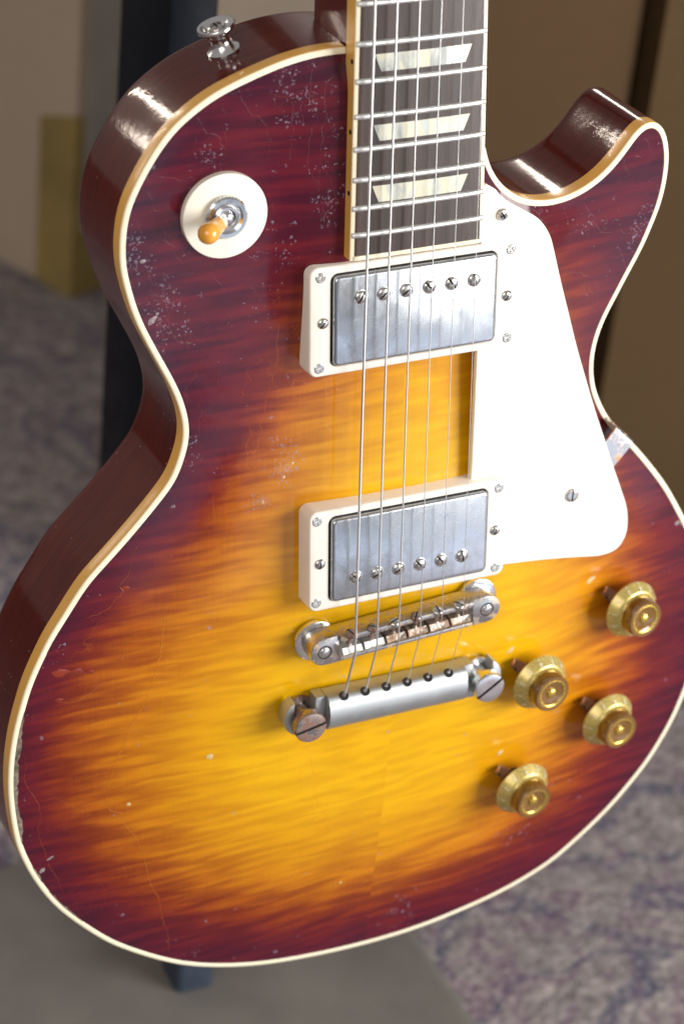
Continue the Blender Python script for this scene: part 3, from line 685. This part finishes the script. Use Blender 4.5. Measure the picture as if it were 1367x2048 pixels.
# rosewood with a slight crown across
def crowned(y0,y1,inset_,rise,zb):
    V=[];F=[];ny=int((y1-y0)/6)+1;nx=13
    for y in np.linspace(y0,y1,ny):
        h=fb_half(y)-inset_
        for k in range(nx):
            u=-1+2*k/(nx-1); V.append((X0+h*u,y,fbz(y)-rise*u*u))
    for j in range(ny-1):
        for k in range(nx-1): F.append((j*nx+k,j*nx+k+1,(j+1)*nx+k+1,(j+1)*nx+k))
    m0=len(V)
    for y in np.linspace(y0,y1,ny):
        h=fb_half(y)-inset_
        V+=[(X0-h,y,zb(y)),(X0+h,y,zb(y))]
    for j in range(ny-1):
        a=m0+2*j; F+=[(j*nx,(j+1)*nx,a+2,a),(j*nx+nx-1,(j+1)*nx+nx-1,a+3,a+1)]
    F.append(tuple(list(range(nx))+[m0+1,m0])); e=(ny-1)*nx; F.append(tuple(list(range(e,e+nx))+[m0+2*ny-1,m0+2*ny-2]))
    return V,F
fb=part('fretboard',*crowned(YE+1.7,YN,1.75,.75,lambda y:fbz(y)-6.0),MT['rose'],guitar,40)
g=Geo()
for s in (-1,1):
    V=[]
    for y in (YE,YN):
        h=fb_half(y)
        V+=[(X0+s*h,y,fbz(y)-8.5),(X0+s*h,y,fbz(y)-1.0),(X0+s*(h-.35),y,fbz(y)-.70),(X0+s*(h-1.7),y,fbz(y)-.62),(X0+s*(h-1.7),y,fbz(y)-8.5)]
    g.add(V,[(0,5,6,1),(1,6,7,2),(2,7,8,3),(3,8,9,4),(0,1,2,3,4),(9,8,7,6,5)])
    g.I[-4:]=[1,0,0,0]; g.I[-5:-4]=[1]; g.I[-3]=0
h=fb_half(YE)
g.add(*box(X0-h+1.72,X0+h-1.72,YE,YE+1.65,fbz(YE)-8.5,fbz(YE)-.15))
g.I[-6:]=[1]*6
part('fretboard_binding',g.V,g.F,[MT['fbind'],MT['bindtop']],fb,30,g.I)  # upper faces share the pale tone with the lit edge painted in
def fret(n):
    y=fret_y(n); h=fb_half(y)-.55; V=[];F=[]; nx=15; sec=[(-1.15,-.1),(-1.02,.55),(-.52,.98),(0,1.12),(.52,.98),(1.02,.55),(1.15,-.1)]
    for k in range(nx):
        u=-1+2*k/(nx-1); e=1-.0*(abs(u)>.99); zz=fbz(y)-.75*u*u*.96
        sh=.55 if abs(u)>.99 else 1
        V+=[(X0+h*u,y+a,zz+b*sh) for a,b in sec]
    q=len(sec)
    for k in range(nx-1):
        for a in range(q-1): F.append((k*q+a,k*q+a+1,(k+1)*q+a+1,(k+1)*q+a))
    F+=[tuple(range(q)),tuple((nx-1)*q+a for a in range(q))]
    return V,F
for n in range(12,23): part('fret',*fret(n),MT['fret'],fb,50)
def inlay(y0,y1,xa,xb,xc,xd):                    # trapezoid, long side towards the nut
    V=[];F=[];nx=9
    for y,l,r in ((y1,xa,xb),(y0,xd,xc)):
        for k in range(nx):
            x=l+(r-l)*k/(nx-1); u=(x-X0)/(fb_half(y)-1.75); V.append((x,y,fbz(y)-.75*u*u+.03))
    for k in range(nx-1): F.append((k,k+1,nx+k+1,nx+k))
    return V,F
for y0,y1,xa,xb,xc,xd in ((238.6,245.2,-19.6,20.4,17.7,-16.9),(212.3,218.5,-19.8,20.5,17.8,-17.1),(188.5,195.0,-19.9,20.4,17.4,-17.2),(268,276,-19,19.5,17,-16.5)):
    V,F=inlay(y0,y1,xa,xb,xc,xd); part('inlay',V,F,MT['pearl'],fb,True)
for y in (242.5,216.0,192.4,272.1):
    Vd,Fd=lathe([(0,.12),(1.0,.12),(1.0,-.2)],14); h=fb_half(y)
    part('side_dot',[(X0-h-z,y+a,fbz(y)-3.0+b) for a,b,z in Vd],Fd,MT['black'],fb)

# --- pickups
head_cross=mm(screw_head(2.15,.75,1,.55,.15,True,True),[MT['nickel'],MT['grime']],'screw',30)
head_slot=mm(screw_head(2.3,1.15,1,.62,.25),[MT['nickel'],MT['grime']],'screw',40)
head_pole=mm(screw_head(2.65,1.25,1,.75,.35),[MT['nickel'],MT['grime']],'pole_screw',40)
halo=mm(Geo().add(*lathe([(2.95,.05),(2.95,.18),(2.75,.22),(2.62,.05)],24)),[MT['bright']],'pole_eyelet',40)
def pickup(yc,ringz,poles,flip,rx0,rx1,hy,coverh,screws_y,hs,spins):
    O=np.array([0,yc,zs(yc)-ringz]); L=M4(O,TILT)
    P=rrect(rx0,rx1,-hy,hy,3.6,5); Q=rrect(-35.2,35.9,-19.0,19.0,2.8,5)[:]
    g=Geo(); n=len(P)
    rings=[(P,-17),(P,-.9),(inset(P,.3),-.3),(inset(P,.9),0.0),(inset(Q,-.35),0.0),(Q,-.35),(Q,-5)]
    V=[]
    for R_,z in rings: V+=[(p[0],p[1],z) for p in R_]
    F=[(k*n+i,k*n+(i+1)%n,(k+1)*n+(i+1)%n,(k+1)*n+i) for k in range(len(rings)-1) for i in range(n)]
    g.add(V,F); ring=link('pickup_ring',mm(g,[MT['ring']],'pickup_ring',40),guitar,mat=L)
    cv=Geo().add(*prism(rrect(-34.6,35.3,-18.4,18.4,2.4,5),-6,coverh,1.3,4)); link('pickup_cover',mm(cv,[MT['cover']],'pickup_cover',40),ring)
    for i,(x,y) in enumerate(poles):
        T=Matrix.Translation((x*.001,y*.001,(coverh-.02)*.001))@Matrix.Rotation(spins[i],4,'Z')
        o=link('pole_screw',head_pole,ring,mat=T)
        link('pole_eyelet',halo,ring,mat=Matrix.Translation((x*.001,y*.001,coverh*.001)))
    for x,y in screws_y: link('ring_screw',head_cross,ring,mat=Matrix.Translation((x*.001,y*.001,-.0004))@Matrix.Rotation(random.random()*1.5,4,'Z'))
    for x,y in hs: link('height_screw',head_slot,ring,mat=Matrix.Translation((x*.001,y*.001,0.0))@Matrix.Rotation(random.uniform(.2,1.1)*(-1),4,'Z'))
    return ring
npx=[-23.6+9.72*i for i in range(6)]; bpx=[-24.3+9.62*i for i in range(6)]
pickup(142.0,7.0,[(x,9.0) for x in npx],0,-44.2,44.8,22.4,2.0,[(-39.6,18.3),(-40,-18.7),(42.0,18.5),(41.7,-18.5)],[(-38.5,-.3),(40.9,-.6)],[-.55,-.75,-.85,.7,.62,.05])
pickup(39.9,7.2,[(x,-8.7) for x in bpx],1,-43.8,44.6,22.2,2.0,[(-40.4,18.2),(-40.6,-18.3),(41.0,17.9),(40.6,-18.3)],[(-39.1,-.9),(39.8,-1.0)],[.8,-.9,-.95,.75,.72,.12])

# --- pickguard with its rusty bracket
PGP=[(34.2,185.8),(37.0,182.6),(41.1,179.4),(45.9,176.4),(49.9,174.0),(53.2,171.8),(56.1,168.8),(58.3,165.6),(60.1,162.1),(62.1,155.9),(65.9,143.1),(70.0,130.3),(75.3,113.7),(81.9,95.2),(86.8,82.0),(92.7,67.2),(96.7,56.9),(102.0,44.0),(105.4,35.0),(106.6,28.4),(106.6,22.8),(105.3,18.8),(102.7,15.4),(98.5,13.8),(93.9,13.5),(89.5,14.0),(79.4,15.5),(64.5,17.3),(47.4,18.7)]
def pgz(p): return 17.0-.035*p[1]
curve=[tuple(p) for p in resample(np.array(catmull(PGP,1.0,False)),2.0,False)]
xl=fb_half(175)+X0+.5
poly=curve+[(42.5,19.6),(42.5,60.3),(29.9,60.3),(29.4,121.5),(42.5,121.5),(42.5,162.6),(xl+.1,162.6),(xl-.25,188.2),(xl+1.2,188.8)]
def prism_pg(P,t,b):
    rings=[(P,lambda p:pgz(p)-t),(P,lambda p:pgz(p)-b),(inset(P,b),lambda p:pgz(p))]
    V=[];F=[];n=len(P)
    for R_,z in rings: V+=[(p[0],p[1],z(p)) for p in R_]
    for k in range(2):
        for i in range(n):
            j=(i+1)%n; F.append((k*n+i,k*n+j,(k+1)*n+j,(k+1)*n+i))
    F.append(tuple(range(n))[::-1]); F.append(tuple(2*n+i for i in range(n)))
    return V,F
guard=part('pickguard',*prism_pg(poly,2.2,.35),MT['guard'],guitar,30)
pn=Vector((0,.035,1)).to_track_quat('Z','Y').to_matrix()
dome_cross=mm(screw_head(2.6,1.3,1,.7,.35,False,True),[MT['nickel'],MT['grime']],'screw',40)
flat_slot=mm(screw_head(3.0,.8,1,.8,.2,True),[MT['nickel'],MT['grime']],'screw',30)
link('pickguard_screw',dome_cross,guard,mat=M4((37.4,175.4,pgz((0,175.4))),pn@Matrix.Rotation(.5,3,'Z')))
link('pickguard_screw',flat_slot,guard,mat=M4((78.0,45.6,pgz((0,45.6))),pn@Matrix.Rotation(-.05,3,'Z')))
# bracket: flat arm out from under the pickguard, turned down over the binding
def bracket():
    a=np.array([80.0,57.0]); e=np.array([106.3,67.2]); d=np.array([.74,.67]); d=(np.array([105.6,67.4])-np.array([96.5,58.0])); d/=np.linalg.norm(d); q=np.array([-d[1],d[0]]); hw=6.2
    c0=np.array([98.3,59.2])-d*18; V=[];F=[]
    path=[(0,10.6),(18,10.2),(26,9.6),(27.4,9.2),(28.2,8.2),(28.4,6),(28.4,-10),(28.2,-22)]
    for s_,z in path:
        for sd_ in (-1,1):
            c=c0+d*s_+q*sd_*hw; V.append((c[0],c[1],z))
    n=len(path)
    for s_,z in path:
        nx=(.0 if s_<26.5 else 1.2 if s_>28 else .8); nz=(-1.2 if s_<27 else -.8 if s_<28 else 0)
        for sd_ in (-1,1):
            c=c0+d*(s_-nx)+q*sd_*hw; V.append((c[0],c[1],z+nz))
    for k in range(n-1):
        F+=[(2*k,2*k+1,2*k+3,2*k+2),(2*n+2*k,2*n+2*k+2,2*n+2*k+3,2*n+2*k+1),(2*k,2*k+2,2*n+2*k+2,2*n+2*k),(2*k+1,2*n+2*k+1,2*n+2*k+3,2*k+3)]
    F+=[(0,2*n,2*n+1,1),(2*n-2,2*n-1,4*n-1,4*n-2)]
    return V,F
part('pickguard_bracket',*bracket(),rusty('spotted_bracket',.30,(.60,.60,.62),(.42,.22,.10)),guard,30)

# --- bridge
br=math.atan2(4.4,73.0); BC=np.array([-.2,1.35,0.0])
def BM(g): return g.xf(Matrix.Translation(BC)@Matrix.Rotation(br,4,'Z'))
g=Geo()
def stadium(x0,x1,r,n=8): return [(x1+r*math.cos(t),r*math.sin(t)) for t in np.linspace(-math.pi/2,math.pi/2,n)]+[(x0+r*math.cos(t),r*math.sin(t)) for t in np.linspace(math.pi/2,3*math.pi/2,n)]
g.add(*prism(stadium(-37,37,6.3,9),15.2,21.0,.0))
for s in (-1,1):
    P=[(s*(37+6.3*math.cos(t)),6.3*math.sin(t)) for t in np.linspace(-math.pi/2,math.pi/2,11)]+[(s*30.5,6.3),(s*30.5,-6.3)]
    g.add(*prism(P if s>0 else P[::-1],21.05,24.0,.5))
g.add(*prism([(-30.4,3.9),(30.4,3.9),(30.4,6.25),(-30.4,6.25)],21.05,25.6,.3))
g.add(*prism([(-30.4,-6.25),(30.4,-6.25),(30.4,-4.6),(-30.4,-4.6)],21.05,23.9,.3))
BM(g); bridge=part('bridge',g.V,g.F,MT['bridge'],guitar,35)
sx=[-26.3+9.84*i for i in range(6)]; sy=[-1.2,-.8,-.6,-.3,-.6,-.5]
smat=[MT['saddlebright'],MT['saddlebright'],MT['brass'],MT['brass'],MT['brass'],MT['brass']]
scm=[MT['rust'],MT['rust'],MT['nickel'],MT['rust'],MT['nickel'],MT['nickel']]
for i in range(6):
    x=sx[i]; g=Geo(); h=4.3
    Vb,Fb=prism([(-h,-1.9),(h,-1.9),(h,2.0),(-h,2.0)],21.2,27.4,.0)
    # roof-shaped saddle: ridge that carries the string
    V=[(-h,-3.2,21.2),(h,-3.2,21.2),(h,2.4,21.2),(-h,2.4,21.2),(-h,-3.2,25.2),(-.35,-3.2,25.2),(.35,-3.2,25.2),(h,-3.2,25.2),(-h,.2,28.6),(-.35,.2,28.2),(.35,.2,28.2),(h,.2,28.6),(-h,2.4,27.0),(h,2.4,27.0)]
    F=[(0,3,2,1),(0,1,7,6,5,4),(4,5,9,8),(5,6,10,9),(6,7,11,10),(8,9,10,11,13,12),(3,12,13,2),(0,4,8,12,3),(1,2,13,11,7)]
    g.add([(a+x,b+sy[i]*.5,c) for a,b,c in V],F); BM(g)
    o=part('saddle',g.V,g.F,smat[i],bridge,False)
    o['label']='bright nickel saddle' if i<2 else 'brownish corroded saddle'
    g=Geo(); Vh=screw_head(2.35,.9,1,.65,.2); 
    Vh.add(*lathe([(1.25,-.8),(1.25,-8)],12))
    Vh.xf(Matrix.Translation((x,7.6,26.1))@Matrix.Rotation(-math.pi/2+.35,4,'X')@Matrix.Rotation(.4+i*.7,4,'Z')); BM(Vh)
    part('saddle_screw',Vh.V,Vh.F,[scm[i],MT['grime']],bridge,40,Vh.I)
for s in (-1,1):
    g=Geo().add(*lathe([(0,24.5),(1.7,24.45),(2.0,24.2),(2.0,23.0)],18)); g.add(*lathe([(2.0,13),(2.0,15)],16)); g.xf(Matrix.Translation((s*37,0,0))); BM(g)
    part('bridge_post',g.V,g.F,MT['bright'],bridge,40)
    g=Geo().add(*lathe([(3.2,24.06),(2.9,24.12),(2.15,23.9),(2.1,22)],20)); g.xf(Matrix.Translation((s*37,0,0))); BM(g); part('post_hole_rim',g.V,g.F,MT['grime'],bridge,40)
    # knurled thumbwheel
    V=[];F=[]; ns=96; pr=[(2.1,12.4),(8.2,12.4),(9.0,12.7),(9.0,14.6),(8.2,14.95),(2.1,14.95)]
    for r,z in pr:
        for k in range(ns):
            rr=r+(.0 if r<8.5 else (.14 if k%2 else -.14)); V.append((s*37+rr*math.cos(2*math.pi*k/ns),rr*math.sin(2*math.pi*k/ns),z))
    for a in range(len(pr)-1):
        for k in range(ns): j=(k+1)%ns; F.append((a*ns+k,a*ns+j,(a+1)*ns+j,(a+1)*ns+k))
    g=Geo().add(V,F); BM(g); part('thumbwheel',g.V,g.F,MT['chrome'],bridge,30)

# --- tailpiece: bar with open claws round two slotted studs
TX0,TX1,TY=-43.5,39.4,-33.5
sec=[(8.6,14.4),(8.6,21.6),(7.6,23.3),(4.8,24.6),(1.0,25.3),(-3.0,24.9),(-6.5,22.9),(-8.3,19.6),(-8.6,16.4),(-7.4,14.4)]
V=[];F=[]; xs=np.linspace(TX0+9.6,TX1-9.6,9); n=len(sec)
for x in xs: V+=[(x,TY+a,b) for a,b in sec]
for k in range(len(xs)-1):
    for a in range(n): b=(a+1)%n; F.append((k*n+a,k*n+b,(k+1)*n+b,(k+1)*n+a))
F+=[tuple(range(n)),tuple((len(xs)-1)*n+a for a in range(n))]
g=Geo().add(V,F)
for cx,s in ((TX0,-1),(TX1,1)):
    # claw: outer prong, web and inner shoulder, open towards the neck
    out=[(cx+s*(9.0*math.cos(t)),TY+8.9*math.sin(t)) for t in np.linspace(math.radians(62),math.radians(-90),14)]
    inn=[(cx+s*(4.6*math.cos(t)),TY-1.2+4.6*math.sin(t)) for t in np.linspace(math.radians(-90),math.radians(20),9)]
    tip=[(cx+s*4.4,TY+7.6)]
    P=out+inn+tip
    g.add(*prism(P if s<0 else P[::-1],13.6,20.2,.5))
    P2=[(cx,TY-8.9),(cx-s*9.55,TY-8.3),(cx-s*9.55,TY+8.4),(cx-s*5.0,TY+8.4)]+[(cx-s*4.6*math.cos(t),TY-1.2+4.6*math.sin(t)) for t in np.linspace(math.radians(20),math.radians(-90),9)]
    g.add(*prism(P2 if s>0 else P2[::-1],13.65,20.15,.5))
tail=part('tailpiece',g.V,g.F,MT['alu'],guitar,40)
for i in range(6):
    g=Geo().add(*lathe([(0,.0),(1.75,.03),(2.1,.06),(2.1,-.3)],20)); g.xf(Matrix.Translation((sx[i]*.985-1.2+ .3,TY+8.62,20.2) if False else (sx[i]*.985-1.0,TY+8.2,22.4))@Matrix.Rotation(-math.radians(58),4,'X')); part('string_hole',g.V,g.F,MT['black'],tail,40)
for cx,m_ in ((TX0,MT['rust']),(TX1,MT['bright'])):
    g=Geo().add(*lathe([(0,12.4),(4.3,12.4),(4.3,22.3)],22)); g.add(*lathe([(4.3,12.6),(7.6,12.6),(7.6,14.0),(4.3,14.2)],28))
    hd=screw_head(7.0,1.0,1,1.4,.1,True); hd.xf(Matrix.Translation((0,0,25.9))@Matrix.Rotation(-1.36 if cx<0 else -.98,4,'Z')); g.add(hd.V,hd.F); g.I=[0]*(len(g.F)-len(hd.F))+hd.I
    g.add(*lathe([(7.0,25.6),(7.0,22.5),(6.5,22.1),(4.0,22.1)],28)); g.xf(Matrix.Translation((cx+.3,TY-1.3,0)))
    o=part('tailpiece_stud',g.V,g.F,[m_,MT['grime']],tail,35,g.I)
    o['label']='rusty brown slotted stud' if cx<0 else 'bright slotted stud'

# --- strings
gauge=[.58,.46,.36,.235,.18,.145]
xn=[-21.8,-12.8,-3.6,5.4,14.4,23.4]
for i in range(6):
    xa=sx[i]-.1; slope=(xn[i]-xa)/263.0; y0=1.4+BC[1]+math.tan(br)*sx[i]-1.35
    zr=30.0-.15; p=[]
    th=[(sx[i]*.985-1.0,TY+7.4,21.6),(sx[i]*.985-.95,TY+9.6,22.9)]
    brk=(xa,y0-.6,29.2+gauge[i]); 
    p+=th+[tuple(np.array(th[1])*.15+np.array(brk)*.85)+() ,(xa,y0-1.8,28.75+gauge[i]),(xa,y0-.2,29.3+gauge[i])]
    for y in (40,90,142,180,240,300,360,YN): p.append((xa+slope*(y-2),y,zs(y)-.7+gauge[i]))
    part('string',*tube(p,gauge[i],8),MT['string'],guitar,60)
    g=Geo().add(*lathe([(0,.8),(.6,.6),(.85,0),(.6,-.6),(0,-.8)],12)); g.xf(Matrix.Translation((sx[i]*.985-1.0,TY+8.3,22.0))); 
    part('ball_end',g.V,g.F,MT['bright'],tail,True)

# --- selector switch
p,R_=on_top(-75.6,187.2,0); SW=M4(p,R_)
g=Geo().add(*lathe([(5.2,-1),(5.2,3.0),(16.1,3.0),(16.6,2.7),(16.7,1.8),(16.7,-1.5)],64)); plate=link('switch_plate',mm(g,[MT['washer']],'switch_plate',40),guitar,mat=SW)
V=[];F=[];ns=72; pr=[(8.3,3.0),(8.3,4.6),(7.6,5.3),(6.2,5.3),(4.6,3.9)]
for a,(r,z) in enumerate(pr):
    for k in range(ns):
        rr=r+((.16 if k%2 else -.16) if a<2 else 0); V.append((rr*math.cos(2*math.pi*k/ns),rr*math.sin(2*math.pi*k/ns),z))
for a in range(len(pr)-1):
    for k in range(ns): j=(k+1)%ns; F.append((a*ns+k,a*ns+j,(a+1)*ns+j,(a+1)*ns+k))
link('switch_nut',mm(Geo().add(V,F),[MT['chrome']],'switch_nut',35),plate)
g=Geo().add(*lathe([(4.7,3.2),(4.7,4.9),(4.2,5.3),(3.4,5.2),(3.1,3.6)],32)).add(*lathe([(3.1,3.4),(2.6,4.9),(1.4,5.8),(0,6.0)],24)); link('switch_collar',mm(g,[MT['bright']],'switch_collar',40),plate)
ax=Vector((-.70,-.05,.71)).normalized(); q=ax.to_track_quat('Z','Y').to_matrix().to_4x4()
g=Geo().add(*lathe([(1.3,0),(1.3,6)],14)); link('switch_lever',mm(g,[MT['chrome']],'switch_lever',40),plate,mat=Matrix.Translation((0,0,.0040))@q)
g=Geo().add(*lathe([(0,5.0),(2.6,5.0),(3.0,5.5),(3.15,8.5),(3.3,11),(3.9,14),(4.05,15.5),(3.8,17.2),(3.0,18.6),(1.7,19.5),(0,19.8)],32)); link('switch_tip',mm(g,[MT['amber']],'switch_tip',True),plate,mat=Matrix.Translation((0,0,.0040))@q)

# --- knobs
def digits_mesh(rot):
    g=Geo()
    for k in range(11):
        cu=bpy.data.curves.new('numeral','FONT'); cu.body=str(k); cu.size=3.6; cu.align_x='CENTER'; cu.align_y='CENTER'; cu.resolution_u=2; cu.extrude=.05
        o=bpy.data.objects.new('numeral',cu); me=bpy.data.meshes.new_from_object(o)
        a=rot-math.radians(300)*k/10
        # on the cone of the skirt: local x = along the rim, local y = towards the axis and up
        er=Vector((math.cos(a),math.sin(a),0)); et=Vector((-math.sin(a),math.cos(a),0))
        up=(er*(-.58)+Vector((0,0,.81))).normalized(); nn=(er*.81+Vector((0,0,.58))).normalized()
        c=er*11.55+Vector((0,0,7.0))
        vs=[tuple(c+et*v.co.x*.9+up*v.co.y*.9+nn*(v.co.z+.10)) for v in me.vertices]; g.add(vs,[tuple(pp.vertices) for pp in me.polygons])
        bpy.data.objects.remove(o); bpy.data.curves.remove(cu); bpy.data.meshes.remove(me)
        # a tick below each numeral
        c2=er*12.75+Vector((0,0,5.15)); w_=.16
        vs=[tuple(c2+et*a_*w_+up*b_+nn*.15) for a_,b_ in ((-1,-.5),(1,-.5),(1,.5),(-1,.5))]; g.add(vs,[(0,1,2,3)])
    return g
KN=[(115.2,-20.0,.0,'volume'),(68.5,-43.4,.7,''),(108.9,-76.2,.35,''),(66.5,-101.0,.55,'')]
skirt=mm(Geo().add(*lathe([(0,3.6),(12.4,3.6),(13.2,3.9),(13.3,4.5),(12.9,5.0),(10.8,7.9),(10.3,8.4),(9.5,8.5),(9.2,9.1),(8.7,9.6),(6.5,9.6)],56)),[MT['gold']],'knob',40)
capm=mm(Geo().add(*lathe([(6.6,9.0),(8.7,9.3),(8.6,14.3),(8.25,14.8),(7.75,14.9),(5.8,14.4),(4.4,13.8),(0,13.7)],48)),[MT['goldtop']],'knob_cap',40)
ringm=mm(Geo().add(*lathe([(5.6,14.3),(5.85,14.6),(6.5,14.82),(6.85,14.7)],48)),[MT['golddot']],'cap_ring',True)
dotm=mm(Geo().add(*lathe([(2.3,13.7),(2.1,14.3),(1.4,14.7),(0,14.85)],28)),[MT['golddot']],'cap_dot',True)
baser=mm(Geo().add(*lathe([(8.5,9.7),(9.2,9.75),(9.35,9.3),(8.9,8.9)],48)),[MT['golddot']],'cap_base',True)
shaft=mm(Geo().add(*lathe([(0,4.2),(4.5,4.2),(4.5,-3.0),(5.2,-3.1),(5.2,-4.6),(7.0,-4.7),(7.0,-6.0)],24)),[MT['grime']],'shaft',40)
def pointer_mesh():
    g=Geo(); V=[];F=[]
    path=[(4,.5),(11,.5),(13.2,.8),(14.6,2.4),(15.8,4.6)]; wd=[2.6,2.3,1.9,1.4,.4]
    for (r,z),w in zip(path,wd): V+=[(r,-w,z),(r,w,z),(r,w,z+.6),(r,-w,z+.6)]
    for k in range(4):
        for a in range(4): b=(a+1)%4; F.append((4*k+a,4*k+b,4*k+4+b,4*k+4+a))
    F+=[(0,1,2,3),(16,17,18,19)]
    return mm(g.add(V,F),[MT['pointer']],'pointer',30)
ptr=pointer_mesh(); digs=[mm(digits_mesh(math.radians(200+40*k)),[MT['mark']],'numerals',False) for k in (0,.5,.15,.35)]
for i,(x,y,rt,_) in enumerate(KN):
    nrm=Hn(x,y); bx,by=x-nrm[0]*8,y-nrm[1]*8
    p,R_=on_top(bx,by,4.4); K=M4(p,R_)
    k=link('knob',skirt,guitar,mat=K)
    for nm,me_ in (('knob_cap',capm),('cap_ring',ringm),('cap_dot',dotm),('cap_base',baser),('shaft',shaft),('numerals',digs[i])): link(nm,me_,k)
    link('pointer',ptr,k,mat=Matrix.Translation((0,0,-.0044))@Matrix.Rotation(math.radians(138),4,'Z'))

# --- strap button on the upper bout
i=int(np.argmin((RIM[:,0]+65.5)**2+(RIM[:,1]-239.5)**2)); nv=Vector((*RN[i],0)); q=nv.to_track_quat('Z','Y').to_matrix()
g=Geo().add(*lathe([(6.2,-.3),(6.3,.8),(4.6,2.2),(3.7,4.2),(3.9,6.4),(5.4,8.4),(7.2,9.3),(7.5,10.2),(7.1,11.0),(6.2,11.2),(4.6,10.0),(3.4,9.8),(0,9.8)],40))
sb=link('strap_button',mm(g,[MT['chrome']],'strap_button',50),guitar,mat=M4((*RIM[i],-27.0),q))
hd=screw_head(3.5,1.2,1,.8,.3,False,True); link('button_screw',mm(hd,[MT['nickel'],MT['grime']],'button_screw',40),sb,mat=Matrix.Translation((0,0,.0098)))
bpy.context.view_layer.update()
